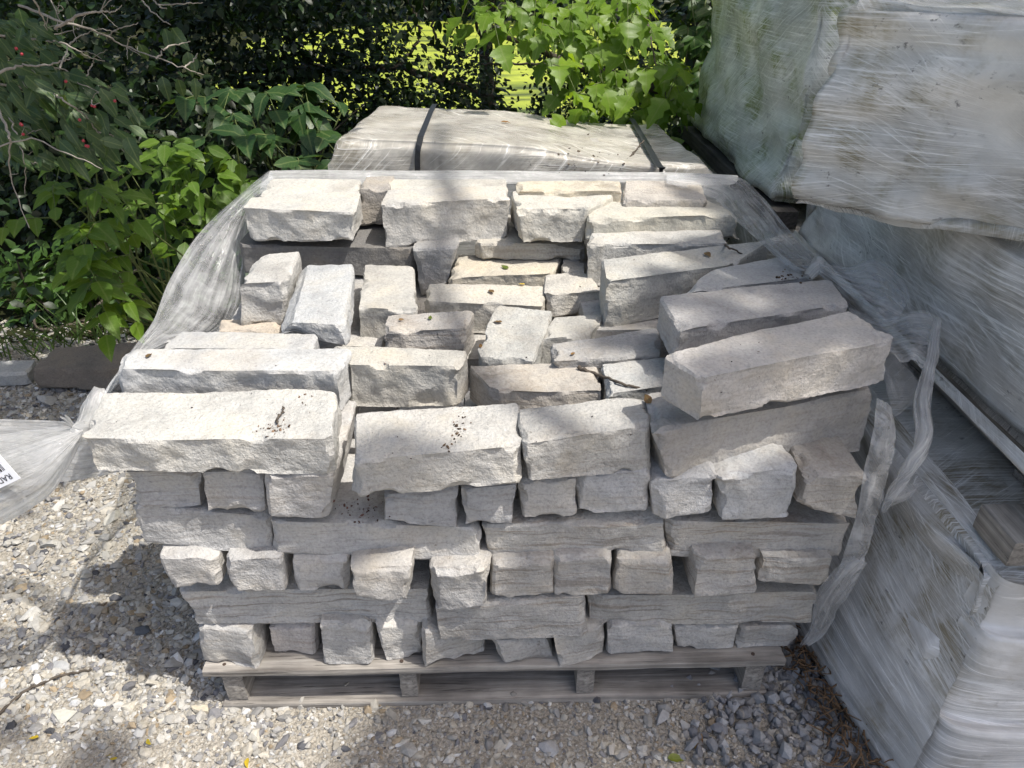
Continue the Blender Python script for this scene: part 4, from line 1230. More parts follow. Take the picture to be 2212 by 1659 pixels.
# ------------------------------------------------------------------ loose film of the open stack
W0 = empty("torn_stretch_film", (0, .5, .6))
tag(W0, "torn clear stretch film pulled down round the open stack and knotted at both sides", "plastic film")
Yp = ony
# band over the back edge
V, F, uv = sheet([[Yp(560, 405, 1.05), Yp(760, 398, 1.08), Yp(1000, 397, 1.08), Yp(1250, 396, 1.08), Yp(1420, 397, 1.06), Yp(1540, 402, 1.03)],
                  [Yp(575, 388, 1.10), Yp(760, 386, 1.11), Yp(1000, 388, 1.11), Yp(1250, 388, 1.11), Yp(1420, 390, 1.10), Yp(1590, 394, 1.08)],
                  [Yp(583, 369, 1.15), Yp(760, 368, 1.16), Yp(1000, 368, 1.16), Yp(1250, 370, 1.15), Yp(1420, 372, 1.14), Yp(1590, 380, 1.13)],
                  [np.array([-.66, 1.18, .80]), np.array([-.45, 1.19, .80]), np.array([-.1, 1.19, .80]), np.array([.25, 1.19, .80]), np.array([.5, 1.18, .80]), np.array([.74, 1.16, .78])],
                  [np.array([-.64, 1.17, .60]), np.array([-.45, 1.18, .60]), np.array([-.1, 1.18, .60]), np.array([.25, 1.18, .60]), np.array([.5, 1.17, .60]), np.array([.72, 1.15, .60])]], 90, 34, 0.004, (3, 40), 31)
put("rear_band", V, F, MAT["film_thick"], W0, uv=uv)
# veil over the rear corner block and the side drape
outer = [Yp(583, 369, 1.15), Yp(520, 418, 1.02), Yp(432, 500, .86), Yp(368, 602, .68), Yp(332, 690, .52), Yp(283, 757, .38), Yp(240, 830, .25), Yp(207, 885, .14), Yp(190, 925, .07)]
midr = [Yp(600, 392, 1.10), Yp(545, 425, .97), Yp(470, 520, .84), Yp(425, 620, .70), Yp(385, 690, .55), Yp(320, 745, .42), Yp(252, 822, .28), Yp(213, 880, .15), Yp(191, 927, .068)]
low = [Yp(620, 402, 1.06), Yp(540, 450, .955), Yp(510, 560, .85), Yp(495, 650, .74), Yp(455, 712, .60), Yp(350, 745, .44), Yp(262, 800, .28), Yp(217, 872, .15), Yp(192, 929, .066)]
inn = [Yp(640, 415, 1.02), Yp(545, 500, .96), Yp(530, 610, .88), Yp(515, 680, .80), Yp(480, 720, .68), Yp(370, 760, .50), Yp(275, 815, .33), Yp(220, 880, .17), Yp(193, 931, .065)]
V, F, uv = sheet([outer, midr, low, inn], 150, 90, 0.0065, (3.0, 70), 37)
put("side_drape", V, F, MAT["film"], W0, uv=uv)
drop = np.array([0.0, 0, -1])
V, F, uv = sheet([outer, [p + np.array([-.012, .0, -.05]) * s for p, s in zip(outer, np.linspace(1, .2, 9))],
                  [p + np.array([.03, .02, -.22]) * s for p, s in zip(outer, np.linspace(1.2, .05, 9))]], 110, 40, 0.006, (4, 40), 39)
put("outer_drape", V, F, MAT["film_thin"], W0, uv=uv)

def crumple(pts, radii, seed, m, name, parent, amp=0.35, seg=22, n=40, flat=1.0):
    """gathered rope or bunch of film"""
    p = smooth_path(pts, n)
    r = smooth_path(np.stack([np.asarray(radii, float)] * 3, -1), n)[:, 0]
    V, F = tube(p, r, seg)
    ang = np.tile(np.linspace(0, 2 * math.pi, seg, endpoint=False), n)
    L = np.concatenate([[0], np.cumsum(np.linalg.norm(np.diff(p, axis=0), axis=1))])
    Lr = np.repeat(L, seg)
    q = np.stack([np.cos(ang + Lr * 6) * 2.1, np.sin(ang + Lr * 6) * 2.1, Lr * 9 + seed], -1)
    k = 1 + amp * fbm(q, seed, 3) + amp * 0.5 * np.sin(7 * ang + 3 * fbm(q * .5, seed + 2, 2) * 3)
    c = np.repeat(p, seg, 0)
    V = c + (V - c) * k[:, None]
    uv = np.stack([Lr, ang * 0.03], -1)
    return put(name, V, F, m, parent, uv=uv)

kn = Yp(184, 925, .075)
crumple([Yp(222, 862, .16), Yp(200, 895, .12), Yp(188, 915, .08), Yp(180, 932, .06), Yp(172, 930, .05), Yp(158, 922, .05)], [.028, .020, .016, .017, .015, .010], 41, MAT["film_thick"], "knot", W0, 0.3)
for i, (dx, dy) in enumerate([(-30, -22), (-20, -26), (-34, -10)]):
    p0 = Yp(160, 922, .05); p1 = Yp(160 + dx, 922 + dy, .045)
    crumple([p0, (p0 + p1) / 2 + np.array([0, 0, .004]), p1], [.004, .003, .0012], 43 + i, MAT["film_thick"], "knot_end", W0, 0.3, 8, 10)
# tail fanning out from the knot, towards the gravel
r1 = [Yp(180, 922, .055), Yp(120, 924, .07), Yp(60, 932, .09), Yp(-40, 950, .12), Yp(-160, 985, .15)]
r2 = [Yp(178, 928, .04), Yp(120, 950, .02), Yp(60, 975, .01), Yp(-40, 1010, .02), Yp(-160, 1050, .04)]
r3 = [Yp(177, 934, .035), Yp(130, 985, .0), Yp(75, 1035, -.015), Yp(-30, 1085, -.01), Yp(-160, 1120, .0)]
r4 = [Yp(177, 940, .035), Yp(142, 1012, .02), Yp(100, 1072, .0), Yp(0, 1132, .0), Yp(-140, 1175, .01)]
r5 = [Yp(178, 936, .05), Yp(140, 1005, .05), Yp(92, 1055, .05), Yp(-10, 1105, .06), Yp(-140, 1140, .07)]
V, F, uv = sheet([r1, r2, r3, r4, r5], 90, 100, 0.0045, (3, 75), 47)
TAIL = (V, F)
put("tail", V, F, MAT["film_thick"], W0, uv=uv)
s1 = [Yp(-60, 905, .30), Yp(60, 907, .28), Yp(150, 912, .24), Yp(230, 930, .16), Yp(300, 960, .11)]
s2 = [Yp(-60, 960, .26), Yp(60, 975, .24), Yp(150, 990, .20), Yp(230, 985, .13), Yp(300, 985, .10)]
s3 = [Yp(-60, 1040, .24), Yp(60, 1050, .22), Yp(140, 1040, .17), Yp(220, 1028, .12), Yp(300, 1008, .10)]
V, F, uv = sheet([s1, s2, s3], 50, 26, 0.006, (2.5, 22), 53)
put("side_strip", V, F, MAT["film_thick"], W0, uv=uv)

# printed label stuck on the tail
lab_mat = plain_mat("label_paper", (0.80, 0.82, 0.86), 0.55, 0.4, 0.06)
ink = plain_mat("label_ink", (0.02, 0.02, 0.025), 0.6, 0.3, 0.1)
A = Yp(45, 1033, -.028); Bp = Yp(0, 982, -.022); Cp = Yp(0, 1093, -.03)
ex = (Bp - A); Lx = np.linalg.norm(ex); ex /= Lx                     # along the label's short end, up and away
ey = (Cp - A); ey -= ex * (ey @ ex); Ly = np.linalg.norm(ey); ey /= Ly
nl = np.cross(ex, ey); nl = nl if nl @ (CAM - A) > 0 else -nl
tagp = empty("paper_label", A)
tag(tagp, "white paper label with a barcode stuck on the knotted film tail", "label")
def flat_rect(u0, u1, v0, v1, h): 
    V = np.array([A + ex * u + ey * v + nl * h for u, v in ((u0, v0), (u1, v0), (u1, v1), (u0, v1))])
    return V, np.array([[0, 1, 2, 3]])
W_, H_ = 0.085, 0.105
V0, F0 = flat_rect(0, W_, 0, H_, .0)
V1, _ = flat_rect(0, W_, 0, H_, .0006)
put("paper", np.vstack([V0, V1]), [np.array([[0, 1, 2, 3], [7, 6, 5, 4], [0, 4, 5, 1], [1, 5, 6, 2], [2, 6, 7, 3], [3, 7, 4, 0]])], lab_mat, tagp, smooth=False)
u = 0.012
rl = random.Random(4)
for k in range(16):
    w = rl.choice([.0011, .0011, .002, .0033])
    V, F = flat_rect(.024, .064, u, u + w, .0011)
    put("barcode_bar", V, F, ink, tagp, smooth=False)
    u += w + rl.choice([.0011, .0016, .0022])
fc = bpy.data.curves.new("lettering", 'FONT')
fc.body = "RADEN"
fc.size = 0.0155
to = bpy.data.objects.new("lettering_source", fc)
col.objects.link(to)
dg = bpy.context.evaluated_depsgraph_get()
tm = bpy.data.meshes.new_from_object(to.evaluated_get(dg))
bpy.data.objects.remove(to)
co = np.empty(len(tm.vertices) * 3, np.float32); tm.vertices.foreach_get("co", co); co = co.reshape(-1, 3)
# the line of letters runs down the label; their feet point away from the barcode
d_run = ey; d_up = ex
V = np.array([A + ex * (0.0165 - c[1]) + ey * (0.010 + c[0]) + nl * .0012 for c in co])
for v, c in zip(tm.vertices, V - A): v.co = c
tm.materials.append(ink)
link("lettering", tm, tagp)

# shaded side: ribbon from the rear corner, knot, bunches and hanging strips
V, F, uv = sheet([[Yp(1440, 376, 1.12), Yp(1585, 380, 1.10), Yp(1643, 421, .93), Yp(1703, 495, .70), Yp(1753, 545, .54), Yp(1772, 570, .48)],
                  [Yp(1440, 385, 1.06), Yp(1560, 400, 1.02), Yp(1612, 450, .86), Yp(1668, 520, .66), Yp(1735, 572, .50), Yp(1766, 577, .475)],
                  [Yp(1440, 398, 1.0), Yp(1530, 424, .97), Yp(1574, 458, .84), Yp(1640, 520, .66), Yp(1710, 580, .50), Yp(1760, 586, .47)]], 100, 50, 0.006, (5, 55), 61)
put("ribbon", V, F, MAT["film"], W0, uv=uv)
crumple([Yp(1770, 560, .47), Yp(1764, 576, .46), Yp(1745, 598, .45)], [.012, .014, .010], 63, MAT["film_thick"], "knot_band", W0, 0.2, 14, 14)
V, F, uv = sheet([[Yp(1768, 566, .47), Yp(1835, 570, .45), Yp(1895, 562, .42), Yp(1950, 605, .38), Yp(1966, 640, .34)],
                  [Yp(1768, 574, .45), Yp(1830, 605, .40), Yp(1885, 620, .36), Yp(1935, 650, .33), Yp(1955, 665, .31)],
                  [Yp(1768, 582, .45), Yp(1820, 625, .38), Yp(1865, 660, .33), Yp(1905, 680, .29), Yp(1940, 690, .27)],
                  [Yp(1766, 590, .45), Yp(1815, 640, .41), Yp(1860, 690, .36), Yp(1900, 715, .30), Yp(1935, 712, .28)]], 70, 60, 0.010, (18, 36), 65)
put("bunch", V, F, MAT["film"], W0, uv=uv)
V, F, uv = sheet([[Yp(1830, 660, .34), Yp(1900, 690, .26), Yp(1970, 668, .24), Yp(2012, 675, .22), Yp(2026, 700, .20)],
                  [Yp(1850, 690, .30), Yp(1910, 715, .24), Yp(1970, 705, .20), Yp(2010, 710, .18), Yp(2024, 720, .17)],
                  [Yp(1880, 715, .24), Yp(1930, 745, .18), Yp(1975, 740, .15), Yp(2000, 745, .14), Yp(2018, 750, .14)],
                  [Yp(1905, 745, .16), Yp(1945, 780, .11), Yp(1970, 780, .10), Yp(1985, 790, .10), Yp(2005, 800, .10)]], 70, 56, 0.010, (20, 34), 67)
put("bunch", V, F, MAT["film"], W0, uv=uv)
V, F, uv = sheet([[Yp(1915, 745, .14), Yp(1965, 790, .09), Yp(1985, 850, .05), Yp(1930, 905, .03), Yp(1895, 930, .02)],
                  [Yp(1910, 780, .10), Yp(1940, 820, .06), Yp(1950, 865, .03), Yp(1915, 900, .01), Yp(1893, 920, .01)],
                  [Yp(1905, 810, .06), Yp(1915, 845, .04), Yp(1920, 870, .02), Yp(1905, 890, .01), Yp(1893, 905, .005)]], 60, 40, 0.009, (20, 34), 69)
put("bunch", V, F, MAT["film_thin"], W0, uv=uv)
crumple([Yp(2024, 690, .18), Yp(2012, 780, .10), Yp(1992, 870, .04), Yp(1995, 950, -.01), Yp(1965, 1010, -.03), Yp(1920, 1080, -.04), Yp(1908, 1105, -.04)],
        [.007, .009, .012, .013, .011, .007, .003], 71, MAT["film"], "hanging_strand", W0, 0.4, 20, 60)
V, F, uv = sheet([[Yp(1893, 860, .0), Yp(1886, 930, -.02), Yp(1868, 1010, -.035), Yp(1850, 1110, -.04), Yp(1822, 1200, -.04), Yp(1800, 1260, -.04)],
                  [Yp(1915, 870, .0), Yp(1908, 940, -.025), Yp(1890, 1020, -.04), Yp(1870, 1110, -.05), Yp(1848, 1195, -.05), Yp(1830, 1240, -.05)],
                  [Yp(1925, 880, .01), Yp(1935, 940, -.01), Yp(1920, 1030, -.025), Yp(1895, 1115, -.035), Yp(1872, 1190, -.04), Yp(1862, 1225, -.04)]], 70, 22, 0.005, (40, 5), 73)
put("hanging_strip", V, F, MAT["film"], W0, uv=uv * np.array([2.5, .35]))
V, F, uv = sheet([[Yp(1845, 1205, -.04), Yp(1800, 1235, -.035), Yp(1765, 1290, -.02), Yp(1752, 1350, -.01), Yp(1728, 1392, -.01)],
                  [Yp(1862, 1212, -.07), Yp(1820, 1250, -.06), Yp(1783, 1305, -.04), Yp(1765, 1360, -.02), Yp(1738, 1392, -.012)],
                  [Yp(1878, 1218, -.04), Yp(1848, 1262, -.04), Yp(1815, 1310, -.03), Yp(1785, 1365, -.02), Yp(1748, 1393, -.01)]], 60, 44, 0.008, (16, 36), 79)
put("strip_end", V, F, MAT["film"], W0, uv=uv)
V, F, uv = sheet([[Yp(1925, 1065, -.03), Yp(1950, 1050, -.02), Yp(1985, 1042, .0)], [Yp(1925, 1080, -.035), Yp(1950, 1075, -.03), Yp(1980, 1058, -.01)], [Yp(1926, 1092, -.03), Yp(1945, 1085, -.03), Yp(1968, 1075, -.02)]], 16, 14, 0.008, (14, 14), 83)
put("torn_scrap", V, F, MAT["film"], W0, uv=uv)

# ------------------------------------------------------------------ slabs on the ground beyond the gravel
P, F = make_stone(top8((66, 797), (300, 800), (320, 738), (120, 752), .105, .085, None), 901, res=0.012, rough=0.6, chips=8)
o = put("kerb_slab", P, F, MAT["stone"], sharp=R(27)); o.color = (0.25, 0.21, 0.17, .1)
tag(o, "brown weathered slab lying on the gravel edge below the shrubs", "slab")
P, F = make_stone(top8((-90, 812), (58, 806), (75, 778), (-60, 782), .06, .05, None), 902, res=0.012, rough=0.8, chips=8)
o = put("kerb_slab", P, F, MAT["stone"], sharp=R(27)); o.color = (0.42, 0.415, 0.40, .1)
tag(o, "low pale grey slab with sun patches beside the brown slab", "slab")

# ------------------------------------------------------------------ leaves and plants
def leaf_template(kind, seg=6, curl=0.12, fold=0.16, seed=0):
    """one leaf of unit length along +x, base at the origin, upper side +z"""
    r = np.random.default_rng(seed)
    t = np.linspace(0, 1, seg + 1)
    if kind == 'ovate':
        w = 0.29 * np.sin(math.pi * t ** 0.75) ** 0.85 * (1 - 0.15 * t)
    elif kind == 'lance':
        w = 0.20 * np.sin(math.pi * t ** 0.85) ** 0.9
    elif kind == 'small':
        w = 0.33 * np.sin(math.pi * t ** 0.8)
    else:                                             # lobed, coarsely toothed
        w = 0.40 * np.sin(math.pi * np.clip(t, 0, 1) ** 0.62) ** 0.9 * (1 - 0.45 * t)
        k = np.arange(seg + 1)
        w = w * (1 + 0.22 * np.where(k % 2 == 0, 1, -1) * (t > 0.2) * (t < 0.95))
    w[0] = 0.02; w[-1] = 0.0
    z = -curl * t ** 2 + 0.02 * r.normal(size=seg + 1)
    mid = np.stack([t, 0 * t, z], -1)
    sweep = 0.10 if kind == 'lobed' else 0.02
    L = np.stack([t + sweep * w, w, z + fold * w + 0.02 * r.normal(size=seg + 1)], -1)
    Rr = np.stack([t + sweep * w, -w, z + fold * w + 0.02 * r.normal(size=seg + 1)], -1)
    V = np.concatenate([mid, L, Rr])
    n = seg + 1
    k = np.arange(seg)
    F = np.concatenate([np.stack([k, k + 1, n + k + 1, n + k], -1), np.stack([k, 2 * n + k, 2 * n + k + 1, k + 1], -1)])
    return V, F

def frames(d, up):
    d = d / (np.linalg.norm(d, axis=-1, keepdims=True) + 1e-9)
    y = np.cross(up, d); y /= np.linalg.norm(y, axis=-1, keepdims=True) + 1e-9
    z = np.cross(d, y)
    return np.stack([d, y, z], -1)                    # columns

def leaf_mass(T, P, D, UPv, size, tint, wid=None):
    V0, F0 = T
    Rm = frames(D, UPv) * size[:, None, None]
    V = np.einsum('nij,kj->nki', Rm, V0) + P[:, None, :]
    F = (F0[None] + len(V0) * np.arange(len(P))[:, None, None]).reshape(-1, F0.shape[1])
    return V.reshape(-1, 3), F, np.repeat(tint, len(V0), axis=0)

LM = dict(
    honey=leaf_mat("honeysuckle_leaf", (0.042, 0.085, 0.028), trans=0.30),
    ash=leaf_mat("ash_leaf", (0.10, 0.19, 0.022), trans=0.45),
    elder=leaf_mat("elder_leaf", (0.03, 0.075, 0.02), trans=0.35),
    box=leaf_mat("box_elder_leaf", (0.15, 0.265, 0.028), trans=0.52),
    vine=leaf_mat("vine_leaf", (0.055, 0.125, 0.025), trans=0.42),
    mass=leaf_mat("shrub_foliage", (1, 1, 1), per='attr', trans=0.32),
)
_tm = {}
def leaf_mesh(kind, key, v):
    k = (kind, key, v)
    if k not in _tm:
        V, F = leaf_template(kind, 8 if kind == 'lobed' else 6, 0.04 + 0.11 * v, 0.10 + 0.12 * (v % 3), v)
        _tm[k] = mesh_np("leaf", V, F, LM[key])
    return _tm[k]

def place_leaf(parent, kind, key, p, d, up, size):
    me = leaf_mesh(kind, key, int(rv.integers(0, 5)))
    o = bpy.data.objects.new("leaf", me)
    col.objects.link(o)
    o.parent = parent
    Rm = frames(np.asarray(d, float)[None], np.asarray(up, float)[None])[0]
    o.rotation_mode = 'QUATERNION'
    o.rotation_quaternion = Matrix(Rm.tolist()).to_quaternion()
    o.location = (np.asarray(p) - np.array(parent.location)).tolist()
    o.scale = (size, size * rv.uniform(0.85, 1.1), size)
    return o

rv = np.random.default_rng(5)
def inpoly(poly, n):
    poly = np.asarray(poly, float)
    lo, hi = poly.min(0), poly.max(0)
    out = []
    while len(out) < n:
        p = rv.uniform(lo, hi)
        c = False
        j = len(poly) - 1
        for i in range(len(poly)):
            if (poly[i][1] > p[1]) != (poly[j][1] > p[1]) and p[0] < (poly[j][0] - poly[i][0]) * (p[1] - poly[i][1]) / (poly[j][1] - poly[i][1]) + poly[i][0]:
                c = not c
            j = i
        if c: out.append(p)
    return np.array(out)

def unit(v): return v / (np.linalg.norm(v) + 1e-9)

def stem_to(parent, base, tip, r0, r1, m, bend=0.1, name="stem", n=14):
    mid = (np.asarray(base) + tip) / 2 + rv.normal(0, bend, 3) * np.array([1, 1, .3])
    P = smooth_path([base, mid, tip], n)
    V, F = tube(P, np.linspace(r0, r1, n), 6)
    put(name, V, F, m, parent)
    return P

def compound(parent, base, d, kind, key, pairs, size, droop=0.25, stem_m=None, spread=0.9):
    """pinnate leaf: a rachis with paired leaflets and one at the tip"""
    d = unit(np.asarray(d, float))
    L = size * (0.75 * pairs + 0.35)
    tip = base + d * L + np.array([0, 0, -droop * L])
    P = smooth_path([base, base + d * L * 0.5 + np.array([0, 0, 0.02 * L]), tip], 10)
    V, F = tube(P, np.linspace(.0026, .0011, 10), 5)
    put("leaf_stalk", V, F, stem_m or MAT["stem"], parent)
    side = unit(np.cross(d, np.array([0, 0, 1.0])))
    for k in range(pairs):
        f = 0.32 + 0.62 * k / max(pairs, 1)
        q = P[int(f * 9)]
        for s in (-1, 1):
            dd = unit(d * (0.55 + 0.3 * rv.random()) + side * s * spread + np.array([0, 0, -0.25 + rv.normal(0, .22)]))
            up = unit(np.array([0, -0.25, 1.0]) + rv.normal(0, .30, 3))
            place_leaf(parent, kind, key, q, dd, up, size * rv.uniform(0.8, 1.12))
    place_leaf(parent, kind, key, P[-1], unit(d + np.array([0, 0, -0.35])), unit(np.array([0, -0.2, 1.0]) + rv.normal(0, .25, 3)), size * rv.uniform(1.0, 1.25))

# honeysuckle reaching in over the gravel: bare pale twigs, oval leaves, red berries
H = empty("honeysuckle_shrub", (-2.35, 1.5, 0))
tag(H, "honeysuckle shrub with bare pale twigs, grey green oval leaves and a few red berries", "shrub")
twigs = [[(-60, 70), (50, 81), (83, 85), (127, 91), (167, 109), (200, 125), (226, 132)], [(79, 81), (127, 73), (161, 64), (173, 60), (185, 32)],
         [(119, 65), (159, 38), (190, 28), (218, 24), (246, 25), (266, 12)], [(40, 10), (127, 44), (188, 61), (232, 79), (274, 101), (337, 123), (399, 147), (439, 163)],
         [(-60, 115), (46, 139), (95, 145), (143, 153), (171, 181), (198, 216)], [(-60, 190), (20, 147), (50, 141), (99, 141), (139, 131), (155, 125)],
         [(-60, 170), (58, 192), (95, 196), (127, 210), (143, 222), (181, 248), (212, 286), (230, 311), (260, 317)], [(42, 258), (69, 246), (103, 234), (139, 220)],
         [(-20, 200), (12, 268), (20, 298), (21, 312), (24, 382), (62, 491)], [(20, 250), (38, 299), (52, 347), (54, 417)], [(99, -20), (123, 30), (135, 77)],
         [(60, -20), (89, 30), (101, 65)], [(149, 95), (173, 79), (196, 69), (214, 61)], [(186, 165), (200, 137), (204, 123), (232, 108)], [(290, -20), (325, 22), (367, 54)],
         [(315, -20), (341, 12), (361, 18)], [(341, 11), (397, 8), (439, 6)], [(127, 149), (149, 99)], [(212, 286), (240, 292), (272, 300)], [(212, 286), (205, 302), (194, 315)],
         [(-40, 330), (60, 300), (140, 330), (220, 365)], [(10, 330), (60, 350), (80, 352)], [(230, 80), (262, 60), (300, 52)], [(337, 123), (365, 100), (412, 90)], [(399, 147), (420, 128), (428, 116)]]
for i, tw in enumerate(twigs):
    k0 = 1.85 + 0.28 * math.sin(i * 2.1)
    pts = [onk(x, y, k0 + 0.10 * math.sin(j * 1.3 + i)) for j, (x, y) in enumerate(tw)]
    n = max(8, 5 * len(pts))
    P = smooth_path(pts, n) + 0.0014 * rv.normal(size=(n, 3))
    r0 = 0.0034 if len(tw) > 5 else 0.0021
    V, F = tube(P, np.linspace(r0, 0.0009, n), 6)
    put("twig", V, F, MAT["twig"], H)
for i in range(26):
    tw = twigs[int(rv.integers(0, 14))]
    x, y = tw[int(rv.integers(1, len(tw)))]
    k0 = 1.9 + rv.normal(0, .12)
    a = rv.normal(-.1, .9); L = rv.uniform(18, 60)
    pts = [onk(x, y, k0), onk(x + L * .5 * math.cos(a) + rv.normal(0, 4), y + L * .5 * math.sin(a) + rv.normal(0, 4), k0 - .03), onk(x + L * math.cos(a), y + L * math.sin(a) + 4, k0 - .05)]
    V, F = tube(smooth_path(pts, 10) + .0008 * rv.normal(size=(10, 3)), np.linspace(.0014, .0006, 10), 5)
    put("twig", V, F, MAT["twig"], H)
for x, y in inpoly([(-30, 30), (60, 30), (120, 90), (120, 150), (230, 165), (290, 235), (280, 330), (180, 345), (-30, 345)], 270):
    p = onk(x, y, rv.uniform(1.75, 2.25))
    place_leaf(H, 'ovate' if rv.random() < .6 else 'lance', 'honey', p, unit(np.array([.7, -.2, -.55]) + rv.normal(0, .35, 3)), unit(np.array([.1, -.55, .85]) + rv.normal(0, .30, 3)), rv.uniform(.045, .066))
for x, y in [(355, 62), (360, 75), (372, 60), (300, 95), (415, 118), (405, 112), (420, 168), (350, 165), (385, 172), (120, 20), (40, 18), (150, 12)]:
    place_leaf(H, 'ovate', 'honey', onk(x, y, 2.0), unit(np.array([.2, -.1, -1.0]) + rv.normal(0, .25, 3)), unit(np.array([.2, -1, .3]) + rv.normal(0, .3, 3)), rv.uniform(.05, .065))
berry_m = plain_mat("red_berry", (0.30, 0.02, 0.03), 0.3, 0.5, 0.2)
bv = ICO_V * .0042
bme = mesh_np("berry", bv, ICO_F, berry_m)
for x, y in [(47, 117), (142, 176), (204, 230), (199, 228), (172, 259), (180, 304), (190, 316), (47, 270), (50, 290), (45, 268), (186, 315), (35, 105), (248, 218)]:
    o = link("berry", bme, H); o.location = (onk(x, y, 1.72) - np.array(H.location)).tolist()
for tip, b in (((-1.9, 1.35, 1.15), (-2.4, 1.5, 0)), ((-2.1, 1.2, 1.35), (-2.35, 1.55, 0)), ((-1.75, 1.6, .95), (-2.3, 1.45, 0))):
    stem_to(H, np.array(b), np.array(tip), .014, .005, MAT["twig"], .06, "stem")
nM = 2000
P = np.stack([rv.normal(-2.5, .45, nM), rv.normal(1.75, .40, nM), rv.uniform(.1, 1.9, nM)], -1)
ok = (P[:, 0] < -1.75 - 0.15 * (P[:, 2])) 
P = P[ok]
D = unit(rv.normal(size=P.shape)) ; D = rv.normal(size=P.shape) + np.array([.2, -.1, -.5])
T = leaf_template('ovate', 4)
tint = np.array([0.026, 0.055, 0.018]) * rv.uniform(.6, 1.3, (len(P), 1))
V, F, C = leaf_mass(T, P, D, rv.normal(0, .4, P.shape) + np.array([0, -.4, 1]), rv.uniform(.045, .07, len(P)), tint)
tag(put("inner_foliage", V, F, LM["mass"], H, colr=C), kind="stuff")

# ash sapling with sunlit leaflets
A_ = empty("ash_sapling", (-1.75, 1.85, 0))
tag(A_, "bright green ash sapling with sunlit paired leaflets, behind the brown slab", "sapling")
bases = [np.array([-1.9, 1.85, 0]), np.array([-1.6, 1.9, 0]), np.array([-1.35, 1.85, 0])]
cps = [(150, 350, 2.45), (205, 345, 2.5), (255, 360, 2.55), (120, 400, 2.35), (185, 410, 2.3), (240, 420, 2.4), (295, 415, 2.6), (110, 470, 2.4), (175, 480, 2.3), (235, 475, 2.35),
       (300, 480, 2.5), (155, 540, 2.35), (215, 545, 2.3), (280, 550, 2.45), (330, 500, 2.6), (190, 600, 2.4), (255, 610, 2.4), (310, 585, 2.5), (225, 650, 2.45), (350, 440, 2.75), (280, 650, 2.5)]
for i, (x, y, k) in enumerate(cps):
    p = onk(x, y, k)
    b = bases[int(np.argmin([abs(q[0] - p[0]) for q in bases]))]
    stem_to(A_, b + rv.normal(0, .04, 3) * np.array([1, 1, 0]), p, .006, .0025, MAT["stem"], .06, "stem")
    a = rv.uniform(-.7, .7)
    compound(A_, p, np.array([math.sin(a) * (1 if i % 2 else -1) + .15, -math.cos(a) * .75, .1]), 'ovate', 'ash', 3 if i % 4 else 2, rv.uniform(.068, .095), .25)

# elder with broad dull leaves
E_ = empty("elder_bush", (-.95, 2.75, 0))
tag(E_, "dark elder bush with broad shaded leaflets, beside the strapped pack", "shrub")
for i, (x, y, k) in enumerate([(470, 215, 3.3), (520, 200, 3.35), (565, 205, 3.3), (610, 195, 3.4), (655, 190, 3.4), (700, 205, 3.45), (745, 225, 3.5), (500, 250, 3.2), (555, 255, 3.2), (610, 245, 3.25),
                               (665, 245, 3.3), (715, 260, 3.35), (540, 300, 3.1), (600, 295, 3.1), (660, 300, 3.15), (715, 310, 3.2), (740, 345, 3.2), (640, 345, 3.05)]):
    p = onk(x, y, k)
    stem_to(E_, np.array([-.95 + rv.normal(0, .1), 2.75 + rv.normal(0, .06), 0]), p, .009, .003, MAT["stem"], .06, "stem")
    compound(E_, p, np.array([rv.uniform(-.9, .9), -.7, .15]), 'ovate', 'elder', 2, rv.uniform(.12, .155), .3)

# small bright shrub between them
G_ = empty("viburnum_shrub", (-1.15, 2.2, 0))
tag(G_, "small leafy shrub with patches of sun between the ash and the film drape", "shrub")
for x, y in inpoly([(330, 300), (430, 290), (560, 360), (545, 410), (430, 490), (380, 560), (340, 560), (330, 420)], 170):
    p = onk(x, y, rv.uniform(2.75, 3.15))
    place_leaf(G_, 'ovate', 'ash', p, unit(np.array([rv.uniform(-1, 1), -.5, -.3]) + rv.normal(0, .3, 3)), unit(np.array([0, -.35, 1]) + rv.normal(0, .3, 3)), rv.uniform(.065, .095))
for x, y in [(350, 330), (400, 310), (470, 350), (520, 370), (430, 420), (390, 480), (360, 520), (480, 400)]:
    stem_to(G_, np.array([-1.15 + rv.normal(0, .08), 2.2 + rv.normal(0, .06), 0]), onk(x, y, 2.95), .006, .002, MAT["stem"], .05, "stem")

# box elder: trunk behind the packs, limb and hanging sprays in view, crown above
B_ = empty("box_elder_tree", (1.25, 3.7, 0))
tag(B_, "box elder tree whose sunlit toothed leaves hang over the strapped pack", "tree")
V, F = tube(smooth_path([(1.25, 3.7, -.05), (1.3, 3.65, 1.2), (1.15, 3.5, 2.6), (1.3, 3.3, 4.2)], 24), np.linspace(.14, .05, 24), 12)
put("trunk", V, F, MAT["bark"], B_)
limbs = [([(1.27, 3.62, .62), onk(1345, 168, 4.2), onk(1268, 149, 4.0), onk(1216, 132, 3.85), onk(1168, 106, 3.75), onk(1110, 85, 3.7), onk(1040, 70, 3.9)], .028, .010),
         ([(1.3, 3.6, 1.5), onk(1370, -60, 3.6), onk(1250, -30, 3.3), onk(1150, -20, 3.2)], .022, .006),
         ([onk(1268, 149, 4.0), onk(1200, 140, 3.9), onk(1110, 137, 3.95), onk(1040, 140, 4.1)], .009, .004),
         ([onk(1360, -40, 3.5), onk(1400, 60, 3.3), onk(1420, 150, 3.2), onk(1440, 215, 3.15)], .006, .002),
         ([onk(1345, 168, 4.2), onk(1350, 110, 4.0), onk(1352, 60, 3.9)], .010, .004)]
